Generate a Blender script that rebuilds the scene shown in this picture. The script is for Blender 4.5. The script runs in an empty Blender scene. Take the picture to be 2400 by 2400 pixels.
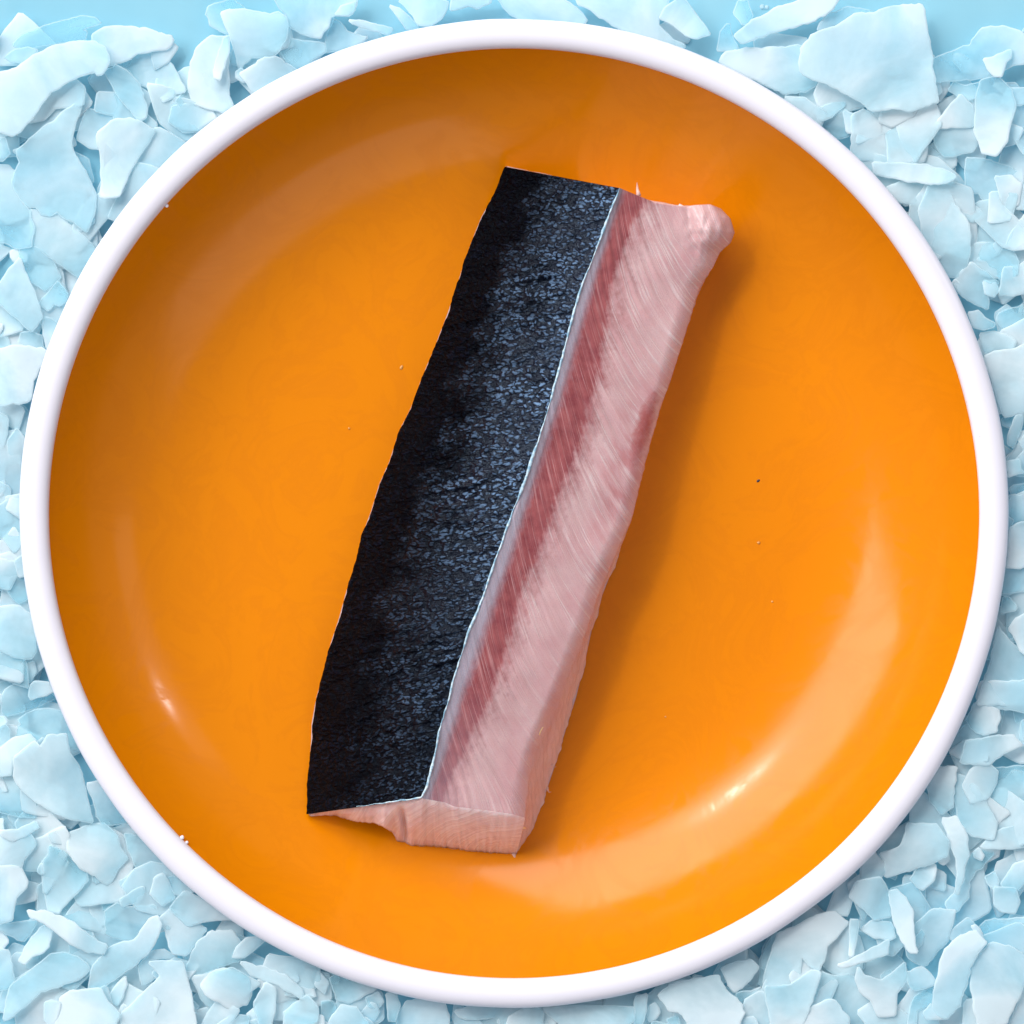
import bpy, bmesh, math, random
import numpy as np
from mathutils import Vector, noise
from mathutils.geometry import delaunay_2d_cdt

random.seed(7)
scene = bpy.context.scene
COL = scene.collection
R = math.radians

# ------------------------------------------------------------------ camera
Z_RIM = 0.0360                 # height of the plate's lip above the tray
CAM_D = 0.90                   # camera height above the lip
CAM_Z = Z_RIM + CAM_D
cam_data = bpy.data.cameras.new("camera")
cam_data.sensor_width = 36.0
cam_data.lens = 36.0 * CAM_D / 0.24
cam_data.clip_start = 0.01
cam_data.clip_end = 20.0
cam = bpy.data.objects.new("camera", cam_data)
cam.location = (0, 0, CAM_Z)
COL.objects.link(cam)
scene.camera = cam

# ------------------------------------------------------------------ world and lamps
world = bpy.data.worlds.new("World")
scene.world = world
world.use_nodes = True
bg = world.node_tree.nodes["Background"]
bg.inputs[0].default_value = (0.90, 0.90, 1.0, 1)
bg.inputs[1].default_value = 0.19


def area_lamp(name, az, el, dist, w, h, radiance, color=(1, 1, 1), aim=(0, 0, 0.015)):
    d = bpy.data.lights.new(name, 'AREA')
    d.shape = 'RECTANGLE'
    d.size = w
    d.size_y = h
    d.energy = radiance * 4.0 * w * h
    d.color = color
    o = bpy.data.objects.new(name, d)
    v = Vector((math.cos(R(el)) * math.cos(R(az)), math.cos(R(el)) * math.sin(R(az)), math.sin(R(el))))
    o.location = Vector(aim) + v * dist
    o.rotation_euler = v.to_track_quat('Z', 'Y').to_euler()
    COL.objects.link(o)
    return o


area_lamp("window_light", 131, 40, 2.8, 3.5, 1.98, 3.05, (1.0, 0.985, 0.96))
area_lamp("key_lamp", 129, 50, 2.8, 0.36, 0.20, 26.0, (1.0, 0.975, 0.94))
area_lamp("side_lamp", 28, 23, 2.6, 0.13, 0.10, 30.0)
area_lamp("side_panel", 20, 27, 2.8, 1.8, 0.65, 0.35)
area_lamp("low_panel", 304, 36, 2.8, 2.6, 1.7, 0.48)

scene.view_settings.view_transform = 'Standard'
scene.view_settings.look = 'None'
scene.view_settings.exposure = 0.72
scene.view_settings.gamma = 1.0
scene.view_settings.use_curve_mapping = False
scene.render.engine = 'CYCLES'
scene.cycles.transparent_max_bounces = 10
scene.cycles.max_bounces = 7
scene.cycles.use_adaptive_sampling = True
scene.cycles.adaptive_threshold = 0.025


# ------------------------------------------------------------------ helpers
def at(px, py, z):
    """a point of the table top plan (0.1 mm units, seen from straight above) at height z"""
    f = (CAM_Z - z) / CAM_D * 1e-4
    return ((px - 1200.0) * f, -(py - 1200.0) * f, z)


def link(name, verts, faces, mats, parent=None, smooth=True, mat_idx=None):
    me = bpy.data.meshes.new(name)
    me.from_pydata([tuple(v) for v in verts], [], [tuple(f) for f in faces])
    for m in (mats if isinstance(mats, (list, tuple)) else [mats]):
        me.materials.append(m)
    if mat_idx is not None:
        me.polygons.foreach_set("material_index", mat_idx)
    me.polygons.foreach_set("use_smooth", [smooth] * len(me.polygons))
    me.update()
    o = bpy.data.objects.new(name, me)
    COL.objects.link(o)
    if parent:
        o.parent = parent
    return o


def fix_normals(me):
    bm = bmesh.new()
    bm.from_mesh(me)
    bmesh.ops.recalc_face_normals(bm, faces=bm.faces)
    bm.to_mesh(me)
    bm.free()


def set_wedge(me, vals):
    a = me.attributes.new("wedge", 'FLOAT', 'POINT')
    a.data.foreach_set("value", vals)


def empty(name, loc=(0, 0, 0)):
    o = bpy.data.objects.new(name, None)
    o.empty_display_size = 0.01
    o.location = loc
    COL.objects.link(o)
    return o


def tag(o, label, cat, group=None, kind=None):
    o["label"] = label
    if cat:
        o["category"] = cat
    if group:
        o["group"] = group
    if kind:
        o["kind"] = kind
    return o


class NT:
    """small wrapper for building node materials"""
    def __init__(self, name):
        self.m = bpy.data.materials.new(name)
        self.m.use_nodes = True
        self.t = self.m.node_tree
        self.t.nodes.clear()
        self.out = self.n('ShaderNodeOutputMaterial')

    def n(self, typ, **kw):
        nd = self.t.nodes.new(typ)
        for k, v in kw.items():
            setattr(nd, k, v)
        return nd

    def l(self, a, b):
        self.t.links.new(a, b)

    def val(self, sock, v):
        if hasattr(v, "is_linked") or hasattr(v, "node"):
            self.l(v, sock)
        else:
            sock.default_value = v

    def math(self, op, a, b=0.0, c=0.0, clamp=False):
        nd = self.n('ShaderNodeMath', operation=op, use_clamp=clamp)
        for i, x in enumerate((a, b, c)):
            self.val(nd.inputs[i], x)
        return nd.outputs[0]

    def mix(self, f, a, b, blend='MIX'):
        nd = self.n('ShaderNodeMix', data_type='RGBA', blend_type=blend)
        self.val(nd.inputs[0], f)
        for i, x in ((6, a), (7, b)):
            if isinstance(x, tuple) and len(x) == 3:
                x = x + (1,)
            self.val(nd.inputs[i], x)
        return nd.outputs[2]

    def ramp(self, f, stops):
        nd = self.n('ShaderNodeValToRGB')
        self.l(f, nd.inputs[0])
        e = nd.color_ramp.elements
        while len(e) < len(stops):
            e.new(0.5)
        for el, (p, c) in zip(e, stops):
            el.position = p
            el.color = (c, c, c, 1) if not isinstance(c, tuple) else c + (1,)
        return nd.outputs[0]

    def noise(self, vec, scale, detail=3, rough=0.55, dist=0.0):
        nd = self.n('ShaderNodeTexNoise')
        if vec is not None:
            self.l(vec, nd.inputs['Vector'])
        nd.inputs['Scale'].default_value = scale
        nd.inputs['Detail'].default_value = detail
        nd.inputs['Roughness'].default_value = rough
        nd.inputs['Distortion'].default_value = dist
        return nd.outputs['Fac']

    def voronoi(self, vec, scale, feature='F1'):
        nd = self.n('ShaderNodeTexVoronoi', feature=feature)
        if vec is not None:
            self.l(vec, nd.inputs['Vector'])
        nd.inputs['Scale'].default_value = scale
        return nd.outputs['Distance']

    def bump(self, h, strength, dist, normal=None):
        nd = self.n('ShaderNodeBump')
        nd.inputs['Strength'].default_value = strength
        nd.inputs['Distance'].default_value = dist
        self.l(h, nd.inputs['Height'])
        if normal is not None:
            self.l(normal, nd.inputs['Normal'])
        return nd.outputs[0]

    def obj_co(self):
        return self.n('ShaderNodeTexCoord').outputs['Object']

    def principled(self, **kw):
        nd = self.n('ShaderNodeBsdfPrincipled')
        for k, v in kw.items():
            s = nd.inputs[k.replace('_', ' ')]
            if isinstance(v, tuple) and len(v) == 3 and s.type == 'RGBA':
                v = v + (1,)
            self.val(s, v)
        return nd

    def finish(self, sh):
        self.l(sh, self.out.inputs[0])
        return self.m


# ------------------------------------------------------------------ materials
def mat_glaze():
    t = NT("orange_glaze")
    co = t.obj_co()
    n1 = t.noise(co, 22, 3)
    smear = t.noise(co, 38, 5, 0.62, 2.2)
    film = t.ramp(smear, [(0.46, 0.0), (0.52, 1.0), (0.60, 0.2), (0.72, 0.9)])
    peel = t.noise(co, 420, 2, 0.5)
    col = t.mix(t.math('MULTIPLY', n1, 0.5), (0.725, 0.219, 0.0008), (0.655, 0.188, 0.0005))
    col = t.mix(t.math('MULTIPLY', film, 0.17), col, (0.56, 0.142, 0.0005))
    rough = t.math('ADD', 0.135, t.math('MULTIPLY', film, 0.11))
    b = t.bump(n1, 0.12, 0.0006)
    b = t.bump(peel, 0.05, 0.00012, b)
    p = t.principled(Base_Color=col, Roughness=rough, IOR=1.35, Normal=b)
    return t.finish(p.outputs[0])


def mat_white():
    t = NT("white_enamel")
    co = t.obj_co()
    n1 = t.noise(co, 40, 3)
    speck = t.voronoi(co, 260)
    sp = t.ramp(speck, [(0.0, 1.0), (0.055, 1.0), (0.075, 0.0)])
    sparse = t.ramp(t.noise(co, 30, 1), [(0.60, 0.0), (0.66, 1.0)])
    col = t.mix(t.math('MULTIPLY', t.math('MULTIPLY', sp, sparse), 0.35), (0.77, 0.755, 0.84), (0.40, 0.35, 0.40))
    b = t.bump(n1, 0.22, 0.0010)
    p = t.principled(Base_Color=col, Roughness=0.28, IOR=1.48, Normal=b)
    return t.finish(p.outputs[0])


def mat_tray():
    t = NT("blue_tray")
    co = t.obj_co()
    n1 = t.noise(co, 28, 3)
    n2 = t.noise(co, 14, 2, 0.5, 0.6)
    col = t.mix(t.ramp(n1, [(0.35, 0.0), (0.7, 1.0)]), (0.225, 0.49, 0.62), (0.27, 0.54, 0.66))
    b = t.bump(n2, 0.35, 0.002)
    p = t.principled(Base_Color=col, Roughness=0.22, IOR=1.33, Normal=b)
    return t.finish(p.outputs[0])


def mat_ice(name, edge=False, clear=True):
    t = NT(name)
    co = t.obj_co()
    info = t.n('ShaderNodeObjectInfo')
    sep = t.n('ShaderNodeSeparateColor')
    t.l(info.outputs['Color'], sep.inputs[0])
    frost = sep.outputs[0]
    # every flake gets its own piece of the cloudiness pattern
    add = t.n('ShaderNodeVectorMath', operation='ADD')
    t.l(co, add.inputs[0])
    t.l(info.outputs['Random'], add.inputs[1])
    v = add.outputs[0]
    cloud = t.noise(v, 48, 4, 0.5, 0.6)
    cloud2 = t.noise(v, 420, 3, 0.6)
    f = t.math('ADD', frost, t.math('MULTIPLY', t.math('SUBTRACT', cloud, 0.5), 1.8))
    f = t.math('ADD', f, t.math('MULTIPLY', t.math('SUBTRACT', cloud2, 0.5), 0.14))
    # a flake is thicker, so cloudier, on one side
    wg = t.n('ShaderNodeAttribute', attribute_name="wedge")
    f = t.math('ADD', f, t.math('MULTIPLY', wg.outputs['Fac'], 0.34))
    f = t.math('MINIMUM', t.math('MAXIMUM', f, 0.04), 1.0)
    col = t.mix(f, (0.60, 0.885, 0.97), (0.87, 0.955, 0.99))
    if edge:
        col = t.mix(0.45, col, (0.90, 0.965, 0.985))
    b = t.bump(cloud, 0.25, 0.0010)
    b = t.bump(cloud2, 0.20, 0.00022, b)
    p = t.principled(Base_Color=col, Roughness=0.36, IOR=1.31, Normal=b)
    tl = t.n('ShaderNodeBsdfTranslucent')
    t.l(col, tl.inputs[0])
    m1 = t.n('ShaderNodeMixShader')
    m1.inputs[0].default_value = 0.48 if edge else 0.42
    t.l(p.outputs[0], m1.inputs[1])
    t.l(tl.outputs[0], m1.inputs[2])
    if not clear:
        return t.finish(m1.outputs[0])
    tr = t.n('ShaderNodeBsdfTransparent')
    tr.inputs[0].default_value = (0.88, 0.97, 0.995, 1)
    m2 = t.n('ShaderNodeMixShader')
    # cloudy ice lets less through
    t.l(t.math('ADD', 0.50 if edge else 0.22, t.math('MULTIPLY', f, 0.42 if edge else 0.62)), m2.inputs[0])
    t.l(tr.outputs[0], m2.inputs[1])
    t.l(m1.outputs[0], m2.inputs[2])
    return t.finish(m2.outputs[0])


def mat_skin():
    t = NT("fish_skin")
    uv = t.n('ShaderNodeUVMap', uv_map="fish").outputs[0]     # across mm, along mm
    co = t.obj_co()
    mp = t.n('ShaderNodeMapping')
    t.l(uv, mp.inputs[0])
    mp.inputs['Scale'].default_value = (0.9, 1.35, 1.0)
    warp = t.n('ShaderNodeTexNoise')
    warp.inputs['Scale'].default_value = 0.55
    warp.inputs['Detail'].default_value = 3
    t.l(mp.outputs[0], warp.inputs['Vector'])
    wv = t.n('ShaderNodeVectorMath', operation='MULTIPLY_ADD')
    t.l(warp.outputs['Color'], wv.inputs[0])
    wv.inputs[1].default_value = (2.6, 2.2, 0)
    t.l(mp.outputs[0], wv.inputs[2])
    cells = t.voronoi(wv.outputs[0], 0.92)
    fine = t.noise(mp.outputs[0], 1.5, 3, 0.6)
    patch = t.noise(uv, 0.11, 3, 0.55)
    sp = t.n('ShaderNodeSeparateXYZ')
    t.l(uv, sp.inputs[0])
    # black back; slate blue towards the cut, with sheen and glints painted into the colour
    flank_sheen = t.ramp(t.math('DIVIDE', t.math('ADD', sp.outputs[0], t.math('MULTIPLY', t.math('SUBTRACT', patch, 0.5), 26.0)), 32.0), [(0.26, 0.0), (0.60, 0.55), (0.92, 1.0)])
    tail = t.ramp(t.math('DIVIDE', sp.outputs[1], 154.0), [(0.45, 1.0), (0.92, 0.22)])  # painted sheen fades out towards the lower end
    flank_sheen = t.math('MULTIPLY', flank_sheen, tail)
    h = t.math('ADD', t.math('MULTIPLY', cells, -1.0), t.math('MULTIPLY', fine, 0.7))
    b = t.bump(h, 1.0, 0.00055)
    scale = t.ramp(t.math('ADD', cells, t.math('MULTIPLY', fine, -0.55)), [(0.0, 1.0), (0.07, 0.6), (0.20, 0.0)])
    # bands where the scales stand out, and smoother stretches between them
    bc = t.n('ShaderNodeMapping')
    t.l(uv, bc.inputs[0])
    bc.inputs['Scale'].default_value = (0.045, 0.13, 1.0)
    bc.inputs['Rotation'].default_value = (0, 0, 0.25)
    bands = t.ramp(t.noise(bc.outputs[0], 1.0, 4, 0.55), [(0.38, 0.22), (0.60, 1.0)])
    scale = t.math('MULTIPLY', scale, bands)
    col = t.mix(flank_sheen, (0.0006, 0.0007, 0.0018), (0.0040, 0.0060, 0.0165))
    lit = t.mix(flank_sheen, (0.0030, 0.0042, 0.010), (0.150, 0.255, 0.430))
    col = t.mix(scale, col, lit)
    p = t.principled(Base_Color=col, Roughness=t.math('ADD', 0.13, t.math('MULTIPLY', fine, 0.12)), IOR=1.40, Normal=b)
    t.l(t.math('ADD', 0.06, t.math('MULTIPLY', flank_sheen, 0.60)), p.inputs['Specular IOR Level'])
    p.inputs['Specular Tint'].default_value = (0.62, 0.80, 1.0, 1)
    return t.finish(p.outputs[0])


def mat_edge():
    t = NT("torn_skin_edge")
    co = t.obj_co()
    n1 = t.noise(co, 900, 3)
    col = t.mix(t.ramp(n1, [(0.40, 0.0), (0.62, 1.0)]), (0.20, 0.38, 0.52), (0.60, 0.75, 0.84))
    p = t.principled(Base_Color=col, Roughness=0.4, Normal=t.bump(n1, 0.5, 0.0003))
    return t.finish(p.outputs[0])


def mat_flesh():
    t = NT("raw_fish_flesh")
    uv = t.n('ShaderNodeUVMap', uv_map="fish")       # band coordinate, along mm
    fb = t.n('ShaderNodeUVMap', uv_map="fibre")      # fibre phase mm, across mm
    s1 = t.n('ShaderNodeSeparateXYZ')
    t.l(uv.outputs[0], s1.inputs[0])
    s2 = t.n('ShaderNodeSeparateXYZ')
    t.l(fb.outputs[0], s2.inputs[0])
    band, along = s1.outputs[0], s1.outputs[1]
    phase, across = s2.outputs[0], s2.outputs[1]

    def comb(x, y, z=0.0):
        c = t.n('ShaderNodeCombineXYZ')
        t.val(c.inputs[0], x)
        t.val(c.inputs[1], y)
        t.val(c.inputs[2], z)
        return c.outputs[0]

    jag = t.noise(comb(t.math('MULTIPLY', phase, 0.42), t.math('MULTIPLY', across, 0.10)), 1.0, 3, 0.6)
    jag2 = t.noise(comb(across, along), 0.55, 3, 0.6)
    jj = t.math('ADD', t.math('MULTIPLY', t.math('SUBTRACT', jag, 0.5), 0.72), t.math('MULTIPLY', t.math('SUBTRACT', jag2, 0.5), 0.45))
    bj = t.math('ADD', band, jj)
    # fibres
    fine = t.noise(comb(t.math('MULTIPLY', phase, 1.5), t.math('MULTIPLY', across, 0.10)), 1.0, 4, 0.62)
    lines = t.noise(comb(t.math('MULTIPLY', phase, 0.62), t.math('MULTIPLY', across, 0.018), 3.7), 1.0, 2, 0.5)
    septa = t.ramp(t.math('ABSOLUTE', t.math('SUBTRACT', lines, 0.5)), [(0.0, 1.0), (0.012, 0.75), (0.030, 0.0)])
    broken = t.ramp(t.noise(comb(across, along), 0.12, 2), [(0.36, 0.35), (0.56, 1.0)])
    septa = t.math('MULTIPLY', septa, broken)
    septa_p = t.math('MULTIPLY', septa, t.ramp(t.math('DIVIDE', along, 154.0), [(0.62, 1.0), (0.80, 0.35)]))
    mott = t.noise(comb(across, along), 0.10, 3, 0.55)
    grain = t.noise(comb(across, along), 2.6, 3, 0.6)
    # pale flesh
    pale = t.mix(t.ramp(mott, [(0.35, 0.0), (0.66, 1.0)]), (0.58, 0.385, 0.395), (0.52, 0.295, 0.31))
    pale = t.mix(t.ramp(fine, [(0.40, 0.0), (0.70, 0.35)]), pale, (0.57, 0.39, 0.405))
    pale = t.mix(t.math('MULTIPLY', septa_p, 0.8), pale, (0.66, 0.54, 0.55))
    pale = t.mix(t.math('MULTIPLY', t.ramp(grain, [(0.45, 0.0), (0.7, 1.0)]), 0.25), pale, (0.42, 0.205, 0.225))
    # red blush along the outer edge
    d1 = t.math('ADD', t.math('POWER', t.math('DIVIDE', t.math('SUBTRACT', along, 57.0), 6.5), 2.0),
                t.math('POWER', t.math('DIVIDE', t.math('SUBTRACT', band, 2.83), 0.10), 2.0))
    d1 = t.math('ADD', d1, t.math('MULTIPLY', t.math('SUBTRACT', jag2, 0.5), 3.0))
    bl = t.ramp(t.math('DIVIDE', d1, 3.0), [(0.0, 0.85), (0.3, 0.6), (0.8, 0.0)])
    pale = t.mix(bl, pale, (0.33, 0.055, 0.05))
    d2 = t.math('ADD', t.math('POWER', t.math('DIVIDE', t.math('SUBTRACT', along, 66.0), 20.0), 2.0),
                t.math('POWER', t.math('DIVIDE', t.math('SUBTRACT', band, 2.72), 0.30), 2.0))
    bl2 = t.math('MULTIPLY', t.ramp(t.math('DIVIDE', d2, 3.0), [(0.0, 0.55), (0.5, 0.0)]), t.ramp(jag, [(0.42, 0.0), (0.6, 1.0)]))
    pale = t.mix(bl2, pale, (0.40, 0.12, 0.13))
    # dark red muscle
    red = t.mix(t.ramp(t.noise(comb(across, along), 0.22, 4, 0.6), [(0.36, 0.0), (0.64, 1.0)]), (0.31, 0.085, 0.090), (0.21, 0.045, 0.056))
    red = t.mix(t.ramp(fine, [(0.45, 0.0), (0.70, 0.35)]), red, (0.37, 0.145, 0.15))
    red = t.mix(t.math('MULTIPLY', septa, 0.42), red, (0.62, 0.36, 0.37))
    # fat under the skin
    fat = t.mix(t.ramp(grain, [(0.4, 0.0), (0.7, 1.0)]), (0.33, 0.30, 0.37), (0.41, 0.34, 0.40))
    f_red = t.ramp(t.math('MULTIPLY', t.math('ADD', band, t.math('MULTIPLY', t.math('SUBTRACT', jag2, 0.5), 0.35)), 0.5), [(0.30, 0.0), (0.58, 1.0)])
    f_pale = t.ramp(t.math('MULTIPLY', bj, 0.3333), [(0.585, 0.0), (0.655, 0.5), (0.735, 1.0)])
    f_red = t.math('MULTIPLY', f_red, t.ramp(t.math('DIVIDE', along, 154.0), [(0.80, 1.0), (0.99, 0.70)]))
    col = t.mix(f_red, fat, red)
    col = t.mix(f_pale, col, pale)
    # cut end and side: even flesh, colour lightened to make up for their shade (band above 4)
    endf = t.ramp(t.math('DIVIDE', band, 10.0), [(0.30, 0.0), (0.40, 1.0)])
    ring = t.noise(comb(t.math('MULTIPLY', phase, 0.85), t.math('MULTIPLY', across, 0.04)), 1.0, 3, 0.5)
    rl = t.ramp(t.math('ABSOLUTE', t.math('SUBTRACT', ring, 0.5)), [(0.0, 0.65), (0.05, 0.0)])
    endc = t.mix(rl, t.mix(t.ramp(jag2, [(0.3, 0.0), (0.7, 1.0)]), (0.72, 0.56, 0.58), (0.65, 0.47, 0.49)), (0.80, 0.68, 0.69))
    col = t.mix(endf, col, endc)
    h = t.math('ADD', t.math('MULTIPLY', fine, 0.35), t.math('ADD', t.math('MULTIPLY', septa, 0.35), t.math('MULTIPLY', grain, 0.35)))
    b = t.bump(h, 0.55, 0.00035)
    p = t.principled(Base_Color=col, Roughness=0.27, IOR=1.38, Normal=b)
    p.inputs['Subsurface Weight'].default_value = 0.22
    p.inputs['Subsurface Radius'].default_value = (1.0, 0.35, 0.25)
    p.inputs['Subsurface Scale'].default_value = 0.0022
    return t.finish(p.outputs[0])


def mat_plain(name, col, rough=0.5):
    t = NT(name)
    n1 = t.noise(t.obj_co(), 1500, 2)
    c = t.mix(t.math('MULTIPLY', n1, 0.5), col, tuple(x * 0.6 for x in col))
    p = t.principled(Base_Color=c, Roughness=rough)
    return t.finish(p.outputs[0])


M_GLAZE, M_WHITE, M_TRAY = mat_glaze(), mat_white(), mat_tray()
M_ICE, M_ICE_EDGE = mat_ice("clear_ice"), mat_ice("ice_broken_edge", True)
M_SKIN, M_EDGE, M_FLESH = mat_skin(), mat_edge(), mat_flesh()

# ------------------------------------------------------------------ tray with meltwater
Z_WATER = 0.0258
tv, tf = [], []
NSEG = 96
rads = [0.1080, 0.110, 0.113, 0.125, 0.145, 0.170, 0.210, 0.300]
for r_ in rads:
    for k in range(NSEG):
        a = 2 * math.pi * k / NSEG
        tv.append((r_ * math.cos(a), r_ * math.sin(a), Z_WATER))
for q in range(len(rads) - 1):
    for k in range(NSEG):
        k2 = (k + 1) % NSEG
        tf.append((q * NSEG + k, (q + 1) * NSEG + k, (q + 1) * NSEG + k2, q * NSEG + k2))
tray = link("meltwater", tv, tf, M_TRAY)
tray["kind"] = "structure"
tray["label"] = "smooth light blue meltwater between the ice flakes"

# ------------------------------------------------------------------ plate
PCX, PCY = (1204.5 - 1200) * 1e-4, -(1203.3 - 1200) * 1e-4
Z_FLOOR = 0.0075
# inner profile, radius and height in mm: flat well, bowl curve, steep wall
SLOPE = [(0, 0), (58, 0.3), (68, 3.0), (76, 11.0), (84, 21.0), (92, 33.0), (98, 42.0), (104, 50.0), (109.6, 55.0)]


def slope_at(r):
    for (a, b), (c, d) in zip(SLOPE, SLOPE[1:]):
        if r <= c:
            return b + (d - b) * (r - a) / (c - a)
    return SLOPE[-1][1]


PROF = [(0.0, 0.0)]
rr = 0.0
zz = 0.0
while rr < 109.4:
    st = 0.5
    zz += math.tan(R(slope_at(rr + st / 2))) * st
    rr += st
    PROF.append((rr, zz))
RISE = PROF[-1][1]


def plate_z(r):            # r in metres from the plate's axis
    r *= 1000
    i = min(int(r / 0.5), len(PROF) - 2)
    (a, b), (c, d) = PROF[i], PROF[i + 1]
    return Z_FLOOR + (b + (d - b) * (r - a) / (c - a)) * 1e-3


def lathe(name, prof, mat, parent, seg=256, wob=0.0, close_first=False):
    verts, faces = [], []
    for k, (r, z) in enumerate(prof):
        for s in range(seg):
            a = 2 * math.pi * s / seg
            w = 1.0 + wob * (noise.noise((math.cos(a) * 1.3, math.sin(a) * 1.3, 4.0)))
            if r > 109.35:
                w += 0.0034 * (r - 109.3) / 7.0 * (noise.noise((math.cos(a) * 2.1, math.sin(a) * 2.1, 9.0)) + 0.35 * noise.noise((math.cos(a) * 9, math.sin(a) * 9, 2.0)))
            verts.append((r * w * math.cos(a) * 1e-3, r * w * math.sin(a) * 1e-3, z * 1e-3))
    for k in range(len(prof) - 1):
        for s in range(seg):
            s2 = (s + 1) % seg
            faces.append((k * seg + s, k * seg + s2, (k + 1) * seg + s2, (k + 1) * seg + s))
    if close_first:
        faces.append(tuple(range(seg - 1, -1, -1)))
    return link(name, verts, faces, mat, parent)


plate = empty("dinner_plate", (PCX, PCY, 0))
tag(plate, "round plate with glossy orange inside and thick white rim, resting on ice flakes", "plate")
zf = Z_FLOOR * 1000
inner = [(0.4, zf)] + [(r, zf + z) for r, z in PROF[4::3]]
inner[-1] = (109.3, zf + RISE)
lathe("orange_well", inner, M_GLAZE, plate, wob=0.0012, close_first=True)
lip_z = zf + RISE
lip = [(109.3, lip_z)]
for k in range(1, 25):
    a = math.pi * (1 - k / 24.0 * 1.18)
    lip.append((112.78 + 3.45 * math.cos(a), lip_z + 0.35 + 2.3 * math.sin(a) * (1.0 if a > 0 else 1.2)))
lathe("white_rim", lip, M_WHITE, plate, wob=0.0012)
er, ez = lip[-1]
outer = [(er, ez), (er - 1.2, ez - 1.0)]
for r, z in PROF[::-1]:
    if 66 < r < 106 and int(r * 2) % 4 == 0:
        outer.append((r + 4.2, zf + z - 2.8))
outer += [(66, zf - 4.0), (64.5, 1.2), (62.0, 1.0), (60.5, zf - 3.2), (0.5, zf - 3.0)]
lathe("white_underside", outer, M_WHITE, plate, wob=0.0012)
# small blobs of white glaze on the inner line of the rim, as fired
for (px, py, s) in ((386, 478, 7), (428, 1962, 8), (440, 1972, 6), (1010, 2338, 5)):
    a = math.atan2(-(py - 1203.3), px - 1204.5)
    rad = 0.1090 if s > 5 else 0.1157
    bm = bmesh.new()
    bmesh.ops.create_icosphere(bm, subdivisions=2, radius=s * 1e-4 * 0.62)
    for v in bm.verts:
        v.co *= 1 + 0.3 * noise.noise(v.co * 2500)
        v.co.z *= 0.5
        v.co += Vector((rad * math.cos(a), rad * math.sin(a), (lip_z + 0.3) * 1e-3))
    me = bpy.data.meshes.new("glaze_blob")
    bm.to_mesh(me)
    bm.free()
    me.materials.append(M_WHITE if s > 5 else bpy.data.materials.get("dark_speck") or mat_plain("dark_speck", (0.03, 0.03, 0.05)))
    for p in me.polygons:
        p.use_smooth = True
    o = bpy.data.objects.new("glaze_blob" if s > 5 else "dark_chip", me)
    COL.objects.link(o)
    o.parent = plate

# ------------------------------------------------------------------ fish fillet
K = 2400.0 / 1932.0


def curve(pts, k=1.0):
    p = np.array(pts, float) * k
    d = np.concatenate([[0], np.cumsum(np.hypot(*np.diff(p, axis=0).T))])
    return p, d / d[-1]


def samp(c, v):
    p, d = c
    return np.array([np.interp(v, d, p[:, 0]), np.interp(v, d, p[:, 1])]).T


cA = curve([(952, 315), (930, 370), (908, 410), (886, 465), (868, 520), (845, 590), (820, 655), (795, 715), (775, 770), (752, 815), (735, 870), (715, 915),
            (700, 965), (683, 1010), (672, 1060), (655, 1110), (640, 1165), (622, 1220), (612, 1265), (597, 1315), (588, 1365), (587, 1400), (582, 1450), (578, 1536)], K)
cB = curve([(1453, 441), (1430, 500), (1399, 585), (1366, 665), (1344, 739), (1319, 838), (1290, 946), (1261, 1037), (1228, 1137), (1190, 1235),
            (1167, 1300), (1130, 1408), (1099, 1482), (1068, 1581), (1049, 1652), (1035, 1697), (1018, 1780), (1002, 1842), (988, 1871)])
cC = curve([(1460, 444), (1438, 516), (1400, 640), (1375, 723), (1349, 814), (1317, 930), (1283, 1029), (1250, 1137), (1215, 1250),
            (1201, 1300), (1167, 1399), (1141, 1474), (1112, 1565), (1086, 1631), (1068, 1697), (1045, 1764), (1027, 1817), (1006, 1874)])
cD = curve([(1530, 473), (1493, 516), (1455, 615), (1438, 681), (1435, 743), (1422, 797), (1412, 884), (1393, 950), (1377, 1012), (1362, 1070), (1335, 1128),
            (1313, 1185), (1285, 1255), (1270, 1301), (1245, 1351), (1220, 1409), (1210, 1471), (1196, 1519), (1176, 1582), (1163, 1623), (1143, 1673), (1116, 1706), (1095, 1764), (1066, 1809), (1044, 1881)])
cE = curve([(1690, 489), (1712, 512), (1722, 545), (1712, 570), (1688, 590), (1672, 625), (1640, 671), (1602, 795), (1571, 894), (1547, 956), (1509, 1093), (1484, 1205), (1443, 1300),
            (1405, 1385), (1379, 1466), (1346, 1548), (1312, 1631), (1279, 1702), (1254, 1768), (1240, 1826), (1231, 1917)])
cF = curve([(1640, 500), (1672, 545), (1655, 600), (1630, 680), (1590, 795), (1560, 894), (1535, 956), (1500, 1093), (1478, 1205), (1447, 1304),
            (1412, 1394), (1389, 1466), (1371, 1548), (1351, 1631), (1330, 1697), (1301, 1793), (1276, 1867), (1250, 1940), (1210, 2004)])
# top and bottom end contours between D and E (the flesh is not cut straight)
TOP_DE = curve([(1530, 473), (1555, 478), (1588, 482), (1617, 486), (1640, 480), (1665, 479), (1690, 489)])
BOT_DE = curve([(1044, 1881), (1064, 1890), (1147, 1900), (1205, 1909), (1231, 1917)])

NV = 440
V = np.linspace(0, 1, NV)


def sm(x, a, b):
    x = np.clip((x - a) / (b - a), 0, 1)
    return x * x * (3 - 2 * x)


def fz(px, py):
    """plate surface height below plan pixel (arrays)"""
    r = np.hypot(px - 1204.5, py - 1203.3) * 1e-4
    return np.array([plate_z(min(q, 0.108)) for q in r.ravel()]).reshape(r.shape)


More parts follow.
